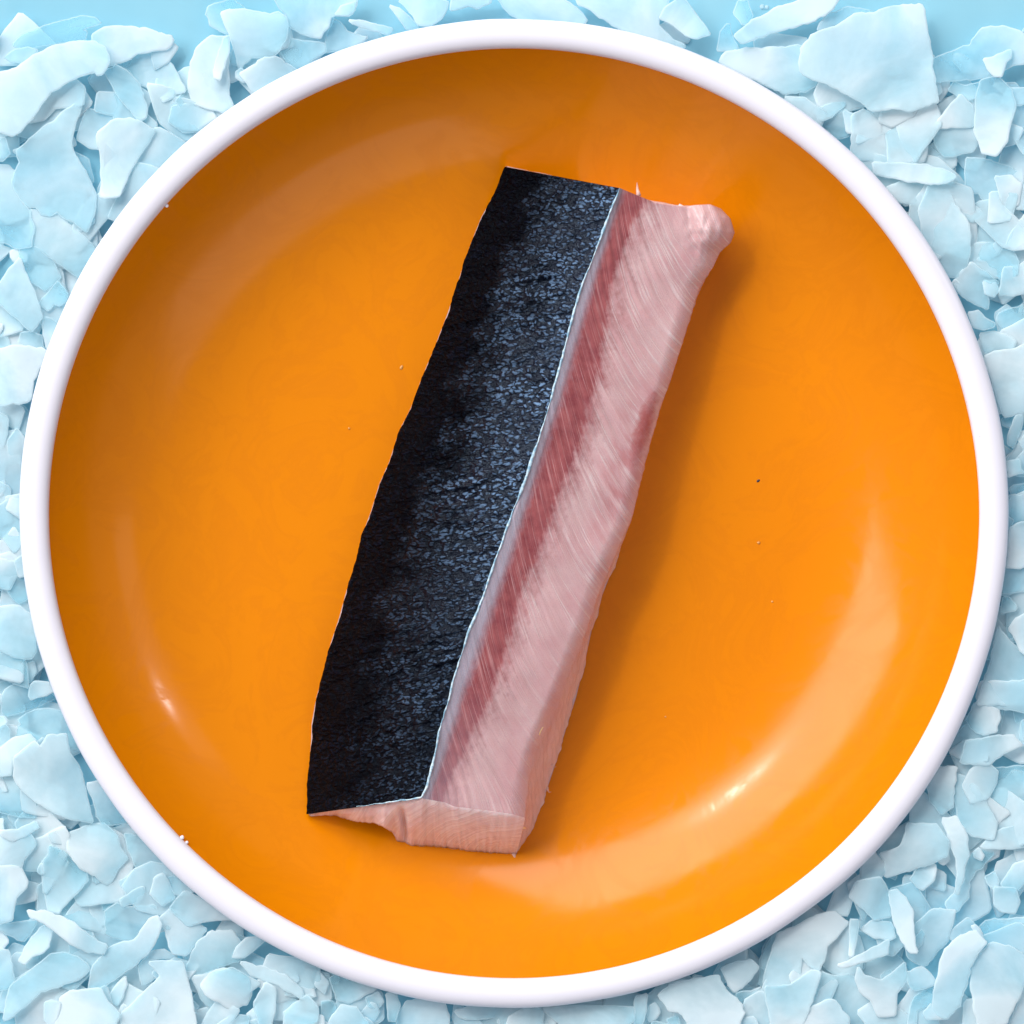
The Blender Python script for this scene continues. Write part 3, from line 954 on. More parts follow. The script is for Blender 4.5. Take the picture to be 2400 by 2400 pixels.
# outline survey of the flakes: sheet, pile level, cloudiness, outline
FLAKES = """
TL 4 .85|-60,560 0,550 130,510 250,420 400,345 560,315 700,305 790,350 825,420 830,460 770,560 735,565 715,540 600,575 480,635 380,700 310,790 240,900 160,990 90,1030 20,1000 -60,960
TL 3 .9|690,260 800,205 950,195 1090,215 1180,245 1290,270 1310,310 1270,370 1130,390 1040,400 990,440 900,475 810,500 700,420
TL 2 .25|100,330 150,270 260,225 450,160 620,120 720,135 765,175 620,225 660,240 640,300 400,330 200,370 110,350
TL 3 .6|30,430 80,390 200,355 290,380 230,440 160,475 80,465
TL 2 .55|620,750 600,850 560,960 535,1080 570,1180 640,1280 690,1390 730,1490 715,1610 655,1760 560,1680 480,1640 430,1590 380,1625 310,1620 270,1560 200,1560 130,1480 90,1380 110,1290 150,1230 125,1135 200,1080 280,1000 330,960 400,920 500,830 580,770
TL 2 .45|790,540 880,490 960,540 1050,640 1075,740 1110,830 1100,880 1050,910 980,830 910,750 860,650
TL 3 .7|730,1000 880,900 980,895 1060,920 1170,985 1130,1060 1000,1260 900,1480 760,1490 770,1380 758,1190 745,1100
TL 1 .45|900,480 1050,400 1200,410 1310,500 1390,660 1400,690 1280,720 1180,700 1060,640 980,540
TL 2 .5|1180,980 1290,1030 1400,1080 1390,1150 1230,1250 1090,1260 1020,1330 900,1480 1000,1270 1120,1070
TL 3 .5|-60,1040 35,1040 75,1160 20,1220 -60,1200
TL 1 .5|740,1480 900,1450 1000,1360 1080,1330 1000,1450 870,1530 830,1640 760,1630 720,1600
TL 1 .5|220,1590 300,1570 430,1600 500,1680 600,1760 700,1850 760,1960 700,2150 600,2100 400,1960 250,1870 240,1750
TL 1 .4|-50,1240 60,1250 120,1300 100,1400 160,1520 230,1600 260,1720 230,1860 130,1880 40,1830 -50,1830
TL 1 .5|1280,790 1340,740 1450,760 1600,850 1700,900 1500,1050 1400,1060 1320,960
T1 3 .75|130,620 150,480 190,370 300,270 400,280 430,270 440,360 430,480 440,590 440,720 480,800 400,850 280,820 160,780 140,700
T1 4 .8|330,520 370,380 400,290 440,270 440,360 410,470 370,600 330,580
T1 3 .7|380,90 460,75 560,70 700,95 740,110 820,95 870,130 880,200 870,290 830,380 750,440 620,430 520,520 500,450 480,350 440,260 400,160
T1 1 .2|290,50 380,20 480,-10 560,60 520,90 390,100 430,260 360,230 290,180 270,110
T1 3 .5|760,-40 1420,-40 1400,30 1370,100 1340,120 1240,110 1210,130 1190,200 1150,240 1130,290 1060,280 980,250 920,210 880,170 870,100 820,60
T1 4 .4|1240,110 1290,45 1400,20 1390,80 1350,120
T1 3 .75|1350,150 1400,150 1560,190 1680,220 1640,260 1560,240 1380,180
T1 1 .4|1230,150 1290,180 1340,240 1430,270 1500,280 1420,330 1300,380 1180,390 1160,330 1190,240
T1 2 .5|1650,45 1720,60 1800,120 1850,180 1870,210 1780,225 1730,140
T1 2 .75|520,560 600,500 700,440 800,430 900,500 960,540 800,640 640,720 600,660
T1 1 .4|870,280 950,300 1160,330 1180,390 1100,430 960,530 880,470 830,390
T1 1 .5|30,700 100,720 160,780 280,830 360,870 240,980 100,1000 40,960 0,800
T1 2 .5|1720,0 1960,-40 2100,20 2050,140 1950,200 1870,190 1830,120 1780,60
T2 3 .6|-120,-40 150,-40 140,20 60,60 0,40 -120,60
T2 2 .5|170,-40 580,-40 700,60 760,120 740,170 400,160 290,110 220,50
T2 2 .6|680,-40 1300,-40 1280,40 1230,120 1220,160 1290,230 1400,300 1360,330 1100,260 960,180 900,140 840,110 780,60 700,30
T2 3 .5|1270,50 1380,-30 1440,60 1510,150 1560,220 1470,250 1400,230 1320,160 1230,120
T2 1 .3|1600,330 1630,200 1660,155 1690,160 1700,230 1740,325
T2 2 .3|1740,10 1800,0 1830,110 1800,150 1770,160 1710,90
TR 3 .75|60,220 170,140 330,60 500,-10 740,-20 690,60 590,130 470,170 330,210 100,280
TR 4 .85|490,300 590,210 700,180 850,90 970,80 1080,40 1270,30 1290,100 1330,330 1350,500 1380,660 1290,690 1200,720 1080,700 950,720 880,660 800,620 720,570 480,470
TR 2 .7|0,330 500,290 480,470 700,560 600,545 520,590 390,610 200,520 60,450 -40,400
TR 2 .5|590,200 650,100 780,50 880,60 960,80 850,100 700,180
TR 2 .5|1340,380 1500,320 1580,290 1650,180 1780,170 1900,200 1980,260 1980,400 1850,430 1680,510 1500,520 1360,530
TR 3 .85|1670,380 1740,370 1850,320 1850,370 1800,440 1790,490 1740,490 1700,450
TR 1 .2|1440,580 1480,530 1560,560 1650,530 1640,620 1580,650 1500,620
TR 3 .65|1650,520 1760,490 1850,580 1880,680 1840,820 1820,920 1750,1010 1660,990 1640,920 1610,850 1620,760 1620,640
TR 2 .7|1340,830 1420,720 1520,610 1600,680 1620,780 1600,820
TR 1 .4|1340,840 1600,820 1640,920 1600,980 1420,1020 1360,950
TR 2 .5|1840,640 1980,600 1980,1010 1930,1000 1870,900 1840,800
TR 2 .7|820,740 900,710 1000,790 1030,880 1050,1010 1040,1060 940,1040 820,1020 815,900
TR 2 .6|1030,800 1100,740 1200,740 1290,830 1310,900 1300,1000 1280,1050 1050,1060 1050,950
TR 3 .85|960,1050 1100,1060 1300,1070 1400,1090 1500,1140 1440,1180 1320,1190 1180,1170 960,1120
TR 2 .7|1130,1180 1310,1190 1290,1330 1120,1310 1040,1210
TR 2 .6|1200,1320 1310,1190 1430,1180 1480,1310 1580,1450 1590,1600 1560,1720 1500,1800 1400,1780 1280,1640 1180,1450
TR 1 .45|1560,1020 1680,1030 1820,1070 1980,1150 1980,1300 1880,1350 1800,1380 1740,1410 1690,1330 1640,1250 1560,1240 1550,1130
TR 2 .8|1750,1140 1840,1130 1920,1190 1900,1320 1820,1370 1780,1290
TR 2 .75|1480,1290 1560,1290 1650,1360 1680,1400 1600,1440 1540,1400
TR 2 .75|1820,1590 1840,1520 1940,1380 2000,1350 1980,1540 1880,1590
TR 1 .45|1580,1440 1680,1420 1780,1400 1850,1480 1810,1560 1900,1680 1880,1780 1800,1830 1690,1700 1590,1650
TR 1 .6|640,680 760,640 770,680 680,760 600,790 570,720
TR 1 .4|620,800 780,700 820,760 800,880 720,900
L1 3 .7|0,1040 120,860 220,740 310,960 380,1120 440,1280 490,1420 360,1590 270,1500 150,1400 0,1270 -100,1200 -100,1080
L1 2 .55|220,640 400,620 500,660 580,760 690,960 600,1040 510,1120 430,1060 330,1000 220,760
L1 1 .25|500,1190 660,1010 740,1120 770,1170 740,1250 680,1280 620,1270 540,1350 450,1280
L1 2 .7|500,1420 640,1460 640,1600 580,1800 520,1780 480,1500
L1 2 .5|230,1590 360,1590 470,1640 490,1780 350,1780 200,1720
L1 2 .5|-50,1540 20,1540 100,1650 120,1760 -50,1790
L2 3 .85|-60,150 200,60 400,80 700,140 640,350 520,620 470,900 200,950 -60,980
L2 1 .5|150,1220 200,1000 330,970 440,1060 480,1250 380,1410 250,1360 180,1320
L2 0 .3|-60,1000 200,960 150,1200 200,1380 180,1500 100,1560 -60,1530
L2 2 .5|-60,1550 120,1590 250,1660 190,1790 100,1870 60,1990 80,2150 20,2350 -60,2300
L3 2 .55|-50,680 120,560 230,520 330,700 300,1000 230,1130 170,1180 120,1140 50,1030 -50,1000
L3 2 .5|-50,1250 100,1290 250,1280 320,1500 340,1700 200,1760 140,1700 60,1580 -50,1600
L4 3 .75|-50,120 200,80 360,200 420,400 400,620 350,700 280,690 160,660 -50,600
L4 2 .5|-50,620 150,660 280,700 310,850 320,1020 200,990 100,950 20,920 -50,880
L4 2 .6|340,1000 380,960 560,960 610,1060 520,1110 430,1130 350,1150 330,1110
L4 1 .25|20,1110 60,1040 160,990 330,1020 340,1130 560,1080 640,1140 400,1250 250,1300 60,1350 20,1300
L4 3 .8|-50,1370 40,1340 80,1400 60,1460 -50,1520
L4 1 .4|210,1390 300,1320 440,1260 600,1260 690,1290 760,1450 860,1640 900,1740 760,1700 700,1560 540,1560 480,1640 390,1660 350,1540 150,1600 140,1500 240,1440
L4 2 .45|-50,1480 60,1440 110,1500 110,1640 0,1720 -50,1720
BL 3 .75|0,150 90,80 190,60 230,100 260,140 200,200 90,200 70,320 0,330 -40,320 -40,180
BL 4 .65|90,210 220,100 260,140 310,60 430,60 450,180 510,260 530,320 560,450 600,630 450,610 340,560 240,500 140,420 90,340
BL 2 .4|-40,340 80,340 140,420 240,500 230,600 130,590 20,570 -40,550
BL 2 .45|560,380 640,350 740,500 830,630 750,640 660,640 610,520
BL 4 .85|-10,680 110,680 230,620 250,660 160,720 80,750 20,720
BL 3 .8|-40,620 20,600 20,700 100,740 190,700 230,770 150,880 140,920 -40,930
BL 3 .8|320,700 350,680 410,730 400,770 340,750
BL 3 .55|430,800 450,700 580,640 680,640 760,710 780,790 830,860 760,930 730,1010 690,1030 620,980 520,920 470,860
BL 2 .4|280,870 310,840 320,780 400,810 470,870 560,940 570,1000 500,1080 400,1180 380,1220 310,1200 290,1050
BL 3 .6|-40,910 130,910 180,1010 170,1050 100,1120 80,1260 0,1280 -40,1270
BL 1 .25|500,1090 580,1040 630,1020 680,1200 690,1350 540,1310 400,1230 400,1190
BL 1 .3|630,1030 760,1050 740,1140 690,1190 670,1200
BL 2 .45|760,1020 860,940 980,950 930,1020 830,1070
BL 3 .7|770,1130 820,1090 920,1040 940,1080 880,1150 800,1170
BL 4 .75|170,1190 300,1210 440,1260 560,1340 690,1430 670,1480 560,1460 440,1400 340,1320 200,1230
BL 3 .7|120,1520 200,1380 290,1290 330,1320 320,1420 280,1470 210,1490 160,1540
BL 2 .4|-40,1290 100,1280 240,1260 210,1330 150,1400 0,1330 -40,1310
BL 3 .45|20,1910 60,1700 200,1580 330,1480 400,1470 500,1500 590,1570 520,1640 380,1690 260,1730 160,1820 60,1900
BL 2 .4|0,1440 60,1460 90,1640 50,1700 -40,1720 -40,1440
BL 3 .6|700,1440 800,1400 870,1390 960,1260 1020,1230 1040,1290 1020,1380 950,1480 860,1560 740,1640 660,1700 570,1710 600,1560
BL 2 .4|680,1200 760,1150 850,1180 1000,1160 1030,1220 960,1260 860,1390 790,1390 690,1350
BL 4 .85|390,1760 460,1720 650,1700 700,1790 780,1870 720,1980 350,1980 370,1860
BL 3 .7|290,1790 340,1780 390,1800 370,1900 330,1980 290,1900
BL 3 .5|700,1760 740,1700 810,1620 820,1680 790,1760 760,1820
BL 4 .8|780,1870 930,1730 1040,1620 960,1530 1060,1520 1180,1530 1210,1640 1240,1760 1270,1940 1200,1980 790,1980
BL 2 .45|890,1560 960,1480 1050,1450 1150,1500 960,1520 1030,1610 920,1690
BL 2 .6|1040,1250 1100,1180 1240,1240 1340,1330 1280,1400 1200,1500 1120,1480 1080,1370
BL 3 .55|1300,1680 1360,1600 1500,1570 1600,1620 1630,1740 1600,1800 1490,1840 1420,1790 1330,1740
BL 2 .5|970,1100 1000,980 1060,960 1110,1060 1120,1120 1050,1170
BL 1 .5|800,700 900,720 1020,850 1130,940 1060,960 960,950 880,920 830,800
BL 2 .5|1080,980 1200,1000 1260,1070 1220,1110 1130,1090
BL 3 .6|1640,1800 1720,1660 1780,1700 1780,1860 1740,1980 1680,1960
BL 2 .5|1280,1400 1380,1330 1500,1330 1600,1470 1540,1530 1380,1570 1260,1640 1200,1560
BL 3 .6|1540,1530 1700,1560 1850,1620 1960,1700 1960,1780 1800,1680 1640,1620
B1 2 .5|480,800 560,760 700,840 780,870 700,920 600,970 520,950
B1 2 .5|180,1020 260,960 340,920 400,1000 400,1080 300,1140 180,1140
B1 2 .5|480,1080 560,980 640,1000 720,1090 740,1140 480,1140
B1 2 .55|710,930 790,900 830,960 780,1010 730,990
B1 3 .65|920,1040 970,960 1080,940 1220,960 1250,1060 1260,1140 900,1140
B1 2 .6|1280,1020 1430,990 1620,990 1600,1050 1420,1080 1310,1060
B1 2 .55|1630,1060 1760,990 1860,1010 1850,1140 1620,1140
B1 2 .5|840,900 900,910 930,980 900,1080 860,1090
B1 1 .4|430,960 500,960 520,1030 470,1120 430,1060
B2 2 .55|220,1010 400,990 700,990 930,1000 920,1110 760,1180 400,1160
B2 3 .6|930,920 1020,900 1010,1020 980,1160 920,1120
B2 4 .75|1110,900 1250,800 1450,780 1560,760 1600,860 1680,930 1740,980 1750,1060 1700,1180 1350,1180 1300,1060 1180,1020
B2 3 .65|1580,700 1700,660 1800,640 1870,700 1790,810 1670,890 1620,800
B2 2 .5|1170,1090 1250,1070 1280,1160 1200,1180
BR 3 .75|340,1350 480,1290 560,1240 700,1200 800,1280 720,1370 660,1430 610,1590 560,1560 490,1500 480,1640 380,1690 300,1710 240,1670 290,1500
BR 3 .75|250,1690 420,1680 480,1640 560,1580 620,1600 590,1700 560,1790 480,1980 300,1980 280,1850
BR 1 .4|60,1740 160,1720 240,1690 130,1840
BR 2 .45|560,1790 600,1700 620,1600 700,1620 830,1620 870,1720 960,1830 980,1930 960,1980 800,1980 700,1760
BR 4 .8|540,1830 680,1770 720,1790 800,1900 790,1980 500,1980
BR 4 .9|730,1550 760,1535 880,1480 980,1430 1060,1390 1050,1450 1040,1480 900,1530 760,1565
BR 3 .7|810,1260 860,1260 850,1360 830,1490 805,1500
BR 4 .9|1060,1070 1110,1060 1170,1120 1210,1200 1220,1330 1240,1470 1200,1470 1130,1370 1090,1260 1060,1150
BR 3 .6|800,1110 850,1010 1000,980 1060,1080 1070,1240 960,1260 900,1190
BR 2 .5|880,1310 940,1270 1080,1270 1100,1370 1060,1390 960,1380
BR 3 .65|1000,830 1130,790 1190,630 1370,640 1450,760 1430,850 1300,900 1180,940 1030,980 1030,890
BR 2 .6|1240,930 1360,900 1350,1000 1270,1070 1190,1000
BR 3 .8|1490,590 1560,700 1570,850 1510,1100 1490,1090 1500,900 1400,600
BR 2 .6|1480,320 1550,330 1650,420 1760,630 1740,740 1600,720 1520,640 1480,480
BR 3 .6|1380,270 1500,270 1480,400 1470,520 1400,570 1320,500 1310,400
BR 3 .6|1520,250 1550,100 1700,80 1860,60 1920,130 1800,170 1700,260
BR 1 .25|1550,290 1980,260 1980,640 1850,620 1780,660 1700,470
BR 2 .45|1790,670 1880,650 1980,560 1980,780 1850,800 1650,790 1700,720
BR 1 .2|1560,890 1620,810 1740,830 1660,920 1580,1010 1570,1110 1500,1200 1460,1220 1420,1160 1560,1000
BR 1 .5|1680,980 1740,950 1770,1000 1760,1070 1720,1050
BR 1 .45|1780,1030 1870,900 1960,870 1980,960 1870,1090
BR 2 .5|1320,1210 1380,1180 1480,1190 1470,1290 1440,1400 1290,1560 1170,1500 1160,1420 1240,1280 1300,1220
BR 4 .85|1440,1420 1530,1360 1620,1330 1690,1400 1600,1520 1560,1660 1520,1800 1430,1900 1330,1870 1360,1660 1400,1500
BR 4 .8|1720,1410 1840,1430 1920,1480 1980,1560 1900,1760 1820,1920 1760,1980 1660,1980 1610,1860 1590,1700 1600,1530
BR 2 .5|1640,1310 1690,1260 1980,1250 1980,1540 1900,1460 1730,1400
BR 3 .85|1590,1300 1620,1290 1670,1370 1690,1400 1650,1400
BR 3 .5|1220,1390 1270,1320 1290,1350 1270,1420 1230,1450
BR 3 .75|840,1640 860,1560 900,1620 1010,1650 1100,1590 1160,1530 1170,1640 1110,1740 1100,1880 990,1880 940,1780 870,1720
BR 2 .5|1160,1600 1280,1560 1360,1640 1340,1690 1210,1720
BR 3 .7|1280,1860 1330,1800 1440,1900 1300,1900
BR 1 .3|1200,1820 1220,1750 1340,1700 1330,1800 1240,1850 1230,1960 1180,1960
BR 2 .6|1820,1980 1900,1780 1980,1650 1980,1980
R1 2 .5|1130,290 1200,200 1330,70 1500,170 1640,310 1540,450 1520,610 1240,470
R1 3 .75|1700,130 1850,120 1960,60 1960,420 1820,450 1650,430
R1 3 .6|1300,640 1420,620 1490,700 1600,760 1590,800 1480,830 1360,800
R1 1 .4|1640,660 1800,590 1920,550 1960,900 1840,850 1720,880 1620,720
R1 2 .5|1420,880 1600,850 1740,900 1840,960 1820,1060 1650,1060 1490,1110
R1 3 .75|1480,1130 1600,1080 1840,1050 1960,1000 1960,1760 1850,1790 1700,1830 1560,1400
R2 0 .3|1200,390 1370,340 1290,500 1200,460
R2 2 .4|1270,570 1370,350 1449,340 1420,500 1330,720 1260,680
R2 3 .75|1250,880 1390,860 1400,960 1449,1000 1270,1050
R2 1 .25|1280,1180 1340,1140 1460,1120 1460,1230 1290,1240
R2 2 .5|1280,1260 1460,1250 1460,1560 1350,1570 1280,1590
R2 3 .7|1290,1640 1360,1580 1460,1560 1520,1700 1520,2020 1400,2100 1250,2080
R3 1 .4|1240,400 1370,380 1380,440 1420,540 1400,620 1290,700 1200,700
R3 2 .55|1210,720 1280,720 1370,830 1350,870 1190,900
R3 3 .7|1280,1080 1340,980 1460,920 1520,1000 1520,1400 1410,1330 1330,1160
R3 2 .6|1160,1040 1200,1110 1400,1330 1520,1480 1520,1930 900,1950 1060,1500
R4 2 .5|1380,220 1640,300 1660,400 1620,560 1460,590 1300,500 1280,420
R4 3 .75|1440,-20 1960,-20 1960,350 1850,320 1700,300 1540,280 1390,180
"""


def area2(p):
    return 0.5 * sum(p[i][0] * p[(i + 1) % len(p)][1] - p[(i + 1) % len(p)][0] * p[i][1] for i in range(len(p)))


def clear_of_plate(p, rmin=1148.0):
    """flakes lie against the plate: keep their outlines just under the lip"""
    out = []
    for x, y in p:
        dx, dy = x - 1204.5, y - 1203.3
        d = math.hypot(dx, dy)
        if d < rmin:
            x, y = 1204.5 + dx / d * rmin, 1203.3 + dy / d * rmin
        out.append((x, y))
    return out


def refine(p, step, jit, seed):
    """cut the corners a little, then break the outline up"""
    q = []
    n_ = len(p)
    for i in range(n_):
        a, b = p[i], p[(i + 1) % n_]
        for t in (0.07, 0.93):
            q.append((a[0] + (b[0] - a[0]) * t, a[1] + (b[1] - a[1]) * t))
    out = []
    for i in range(len(q)):
        a, b = q[i], q[(i + 1) % len(q)]
        L = math.hypot(b[0] - a[0], b[1] - a[1])
        k = max(1, int(L / step))
        for s in range(k):
            t = s / k
            x, y = a[0] + (b[0] - a[0]) * t, a[1] + (b[1] - a[1]) * t
            nx = noise.noise((x * 0.035, y * 0.035, seed)) + 0.8 * noise.noise((x * 0.11, y * 0.11, seed + 5)) + 0.5 * noise.noise((x * 0.3, y * 0.3, seed + 7))
            ny = noise.noise((x * 0.035, y * 0.035, seed + 9)) + 0.8 * noise.noise((x * 0.11, y * 0.11, seed + 15)) + 0.5 * noise.noise((x * 0.3, y * 0.3, seed + 17))
            out.append((x + nx * jit, y + ny * jit))
    return out


def offset(p, d):
    n_ = len(p)
    out = []
    for i in range(n_):
        a, b = p[i - 1], p[(i + 1) % n_]
        dx, dy = b[0] - a[0], b[1] - a[1]
        L = math.hypot(dx, dy) + 1e-9
        out.append((p[i][0] + dy / L * d, p[i][1] - dx / L * d))
    return out


def flake_geometry(poly, z0, thick, seed, curl=1.0, step=13.0, jit=3.2, grid=42.0):
    if area2(poly) < 0:
        poly = poly[::-1]
    p = refine(poly, step, jit, seed)
    cx = sum(a for a, _ in p) / len(p)
    cy = sum(b for _, b in p) / len(p)
    ext = max(math.hypot(a - cx, b - cy) for a, b in p)
    n0 = len(p)
    pts = [Vector(a) for a in p]
    edges = [(i, (i + 1) % n0) for i in range(n0)]
    inset = offset(p, -5.0)

    def inside(x, y, pl):
        c = False
        m = len(pl)
        for i in range(m):
            x1, y1 = pl[i]
            x2, y2 = pl[i - 1]
            if (y1 > y) != (y2 > y) and x < (x2 - x1) * (y - y1) / (y2 - y1) + x1:
                c = not c
        return c

    def mind(x, y, pl):
        return min((x - a) ** 2 + (y - b) ** 2 for a, b in pl)
    for (x, y) in inset[::1]:
        if inside(x, y, p) and mind(x, y, p) > 11:
            pts.append(Vector((x, y)))
    xs, ys = [a for a, _ in p], [b for _, b in p]
    y = min(ys)
    while y < max(ys):
        x = min(xs)
        while x < max(xs):
            xx, yy = x + random.uniform(-8, 8), y + random.uniform(-8, 8)
            if inside(xx, yy, p) and mind(xx, yy, p) > 15 ** 2:
                pts.append(Vector((xx, yy)))
            x += grid
        y += grid
    vs, es, fs, ov, oe, of = delaunay_2d_cdt(pts, edges, [list(range(n0))], 1, 1e-4)
    rnd = random.Random(int(seed * 1000))
    ta, tb = rnd.uniform(-1, 1), rnd.uniform(-1, 1)
    dirn = rnd.uniform(0, math.pi)
    k = rnd.uniform(-1, 1) * curl
    tilt = 0.0012 * min(1.0, ext / 90.0)

    def zf_(x, y):
        dx, dy = (x - cx) / ext, (y - cy) / ext
        u = dx * math.cos(dirn) + dy * math.sin(dirn)
        return (z0 + tilt * (ta * dx + tb * dy) + 0.0018 * k * (u * u - 0.3) * min(1.0, ext / 100.0)
                + 0.00045 * noise.noise((x * 0.018, y * 0.018, seed)) + 0.00012 * noise.noise((x * 0.08, y * 0.08, seed)))
    P = [(v.x, v.y) for v in vs]
    top = [(x, y, zf_(x, y)) for x, y in P]
    faces = [tuple(f[::-1]) for f in fs]
    # boundary loop of the triangulation, in order
    cnt = {}
    for f in fs:
        for i in range(len(f)):
            e = (f[i], f[(i + 1) % len(f)])
            cnt[e] = cnt.get(e, 0) + 1
    nxt = {a: b for (a, b) in cnt if (b, a) not in cnt}
    if not nxt:
        return None
    start = next(iter(nxt))
    loop = [start]
    while nxt.get(loop[-1], start) != start and len(loop) <= len(nxt):
        loop.append(nxt[loop[-1]])
    lp = [P[i] for i in loop]
    o1 = offset(lp, 2.6)
    o2 = offset(lp, 2.5)
    o3 = offset(lp, -0.5)
    nt = len(top)
    m = len(loop)
    verts = list(top)
    for ring, dz in ((o1, 0.30), (o2, 0.70), (o3, 1.0)):
        for (x, y), i in zip(ring, loop):
            verts.append((x, y, top[i][2] - thick * dz))
    mi = [0] * len(faces)
    for r in range(3):
        for i in range(m):
            j = (i + 1) % m
            a = loop[i] if r == 0 else nt + (r - 1) * m + i
            b = loop[j] if r == 0 else nt + (r - 1) * m + j
            faces.append((b, a, nt + r * m + i, nt + r * m + j))
            mi.append(1)
    faces.append(tuple(nt + 2 * m + i for i in range(m - 1, -1, -1))[::-1])
    mi.append(0)
    def wedge(x, y):
        return ((x - cx) * math.cos(dirn * 2) + (y - cy) * math.sin(dirn * 2)) / ext
    wd_ = [wedge(x, y) for x, y, _ in verts]
    return verts, faces, mi, (cx, cy, ext, wd_)


LEVEL = [0.0024, 0.0033, 0.0042, 0.0051, 0.0060]
flakes = []
for k, line in enumerate([s for s in FLAKES.strip().splitlines() if s.strip()]):
    head, body_ = line.split('|')
    crop, lev, frost = head.split()
    ox, oy, size = CROP[crop]
    sc = size / 1932.0
    poly = [(ox + float(a) * sc, oy + float(b) * sc) for a, b in (q.split(',') for q in body_.split())]
    seed = k * 1.37 + 0.5
    poly = clear_of_plate(poly)
    rr_ = random.Random(k)
    z0 = Z_WATER + LEVEL[int(lev)] + rr_.uniform(-0.0006, 0.0006) + (k % 7) * 0.00010
    g_ = flake_geometry(poly, z0, rr_.uniform(0.0004, 0.0007), seed, 1.2, 9.0, rr_.uniform(1.6, 4.2))
    if g_ is None:
        continue
    verts, faces, mi, (cx, cy, ext, wdg) = g_
    wv_ = [Vector(at(*v)) for v in verts]
    c0 = Vector(at(cx, cy, z0 - 0.001))
    o = link("ice_flake", [v - c0 for v in wv_], faces, [M_ICE, M_ICE_EDGE], None, True, mi)
    fix_normals(o.data)
    set_wedge(o.data, wdg)
    o.location = c0
    o.color = (float(frost), 0, 0, 1)
    flakes.append(dict(o=o, poly=poly, frost=float(frost), lev=int(lev), c=(cx, cy), ext=ext))

# ---- labels: look first, then where round the plate, then order from the rim
HOURS = ["twelve", "one", "two", "three", "four", "five", "six", "seven", "eight", "nine", "ten", "eleven"]
ORD = ["nearest one", "second nearest", "third nearest", "fourth nearest", "fifth nearest", "sixth nearest", "seventh nearest", "eighth nearest", "ninth nearest"]
for f in flakes:
    p = f['poly']
    ar = abs(area2(p))
    fill = ar / (math.pi * f['ext'] ** 2)
    size = "large" if ar > 16000 else "mid-sized" if ar > 5500 else "small" if ar > 2200 else "tiny"
    tone = "cloudy white" if f['frost'] >= 0.7 else "pale blue" if f['frost'] >= 0.4 else "clear blue"
    shape = "ice sliver" if fill < 0.24 else "elongated ice flake" if fill < 0.40 else "angular ice flake" if len(p) < 8 else "broad ice flake"
    dx, dy = f['c'][0] - 1204, 1203 - f['c'][1]
    f['d'] = math.hypot(dx, dy)
    ang = math.degrees(math.atan2(dx, dy)) % 360
    half = int(round(ang / 15.0)) % 24
    place = ("at %s o'clock" % HOURS[half // 2]) if half % 2 == 0 else ("at half past %s" % HOURS[half // 2])
    f['base'] = "%s %s %s beyond the plate rim %s" % (size, tone, shape, place)
seen = {}
for f in sorted(flakes, key=lambda q: q['d']):
    seen.setdefault(f['base'], []).append(f)
for base, fl in seen.items():
    for i, f in enumerate(fl):
        lab = base if len(fl) == 1 else base + ", " + ORD[min(i, 8)]
        tag(f['o'], lab, "ice flake", "ice flakes around the plate")

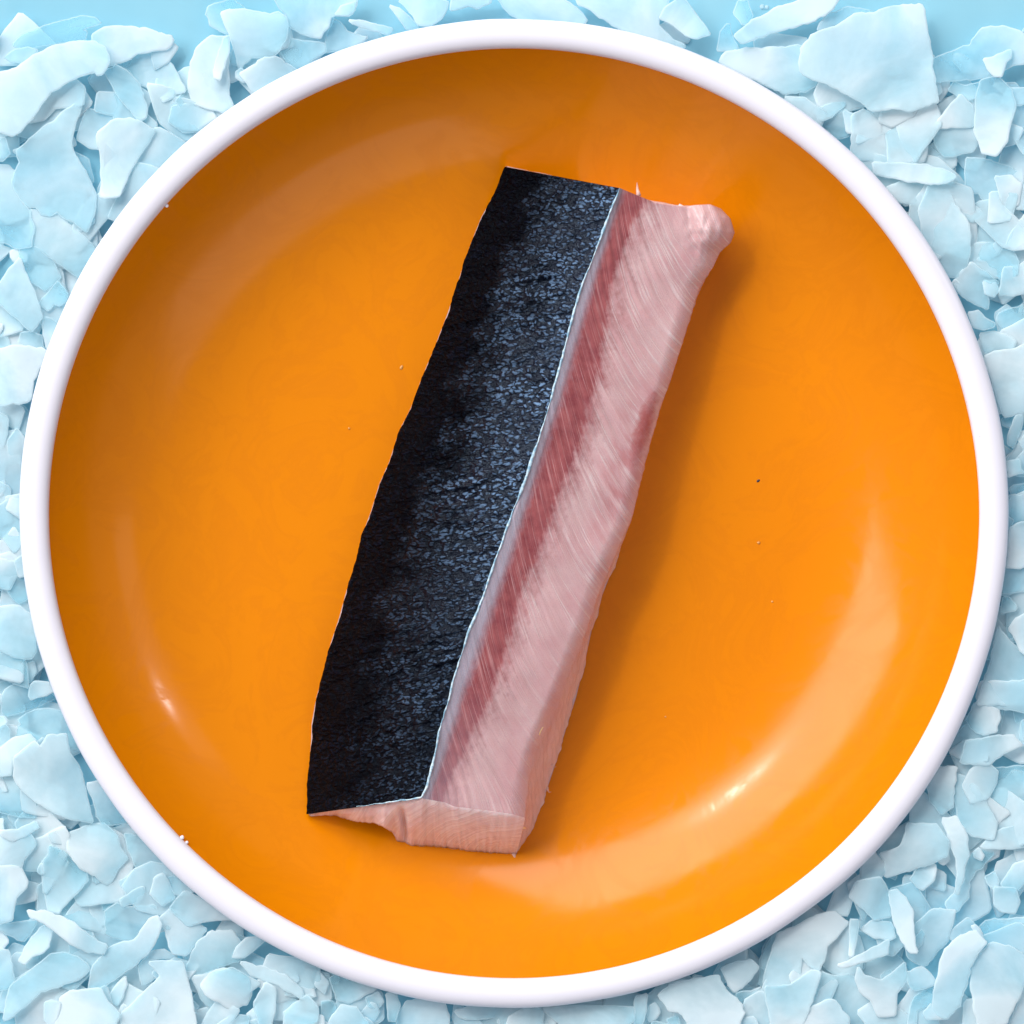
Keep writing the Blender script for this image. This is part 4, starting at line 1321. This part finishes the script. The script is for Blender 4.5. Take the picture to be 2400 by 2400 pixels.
# ---- crushed ice lying in the gaps and under the plate edge (one uncountable mass)
cv, cf, cmi, cw = [], [], [], []
tries = 0
placed = 0
rb = random.Random(21)
while placed < 480 and tries < 9000:
    tries += 1
    px, py = rb.uniform(-60, 2460), rb.uniform(70, 2460)
    d = math.hypot(px - 1204, py - 1203)
    if d < 1150:
        continue
    if py < 190 and (px < 520 or px > 1650) and rb.random() < 0.8:
        continue
    s = rb.uniform(18, 112)
    m = rb.randint(4, 7)
    a0 = rb.uniform(0, 6.28)
    el = rb.uniform(0.45, 1.0)
    rot = rb.uniform(0, 3.14)
    poly = []
    for i in range(m):
        a = a0 + 6.283 * (i + rb.uniform(-0.28, 0.28)) / m
        r = s * rb.uniform(0.6, 1.1)
        x, y = r * math.cos(a), r * el * math.sin(a)
        poly.append((px + x * math.cos(rot) - y * math.sin(rot), py + x * math.sin(rot) + y * math.cos(rot)))
    poly = clear_of_plate(poly)
    if abs(area2(poly)) < 300:
        continue
    g_ = flake_geometry(poly, Z_WATER + rb.uniform(0.0008, 0.0048), rb.uniform(0.0004, 0.0007), rb.uniform(0, 500), 0.8, 22.0, 2.6, 60.0)
    if g_ is None:
        continue
    verts, faces, mi, info_ = g_
    cw += info_[3]
    off_ = len(cv)
    cv += [at(*v) for v in verts]
    cf += [tuple(i + off_ for i in f) for f in faces]
    cmi += mi
    placed += 1
bed = link("crushed_ice", cv, cf, [M_ICE, M_ICE_EDGE], None, True, cmi)
fix_normals(bed.data)
set_wedge(bed.data, cw)
bed.color = (0.72, 0, 0, 1)
tag(bed, "small clear chips of crushed ice filling the gaps between the larger flakes", "crushed ice", None, "stuff")

# ---- bubbles in the meltwater at the top
for (px, py, s, nm) in ((1786, 16, 6.0, "larger left"), (1797, 17, 5.0, "smaller right")):
    t_ = bpy.data.materials.get("bubble_film")
    if t_ is None:
        q = NT("bubble_film")
        pr = q.principled(Base_Color=(0.85, 0.96, 1.0), Roughness=0.05, IOR=1.33)
        tp = q.n('ShaderNodeBsdfTransparent')
        mx = q.n('ShaderNodeMixShader')
        mx.inputs[0].default_value = 0.35
        q.l(tp.outputs[0], mx.inputs[1])
        q.l(pr.outputs[0], mx.inputs[2])
        t_ = q.finish(mx.outputs[0])
    bm = bmesh.new()
    bmesh.ops.create_uvsphere(bm, u_segments=20, v_segments=12, radius=s * 1e-4)
    me = bpy.data.meshes.new("air_bubble")
    for v in bm.verts:
        v.co.z = v.co.z * 0.7
    bm.to_mesh(me)
    bm.free()
    for p in me.polygons:
        p.use_smooth = True
    me.materials.append(t_)
    o = bpy.data.objects.new("air_bubble", me)
    o.location = at(px, py, Z_WATER + 0.0002)
    COL.objects.link(o)
    tag(o, "tiny clear air bubble on the blue meltwater at the top, %s of the pair" % nm, "bubble", "bubbles on the meltwater")
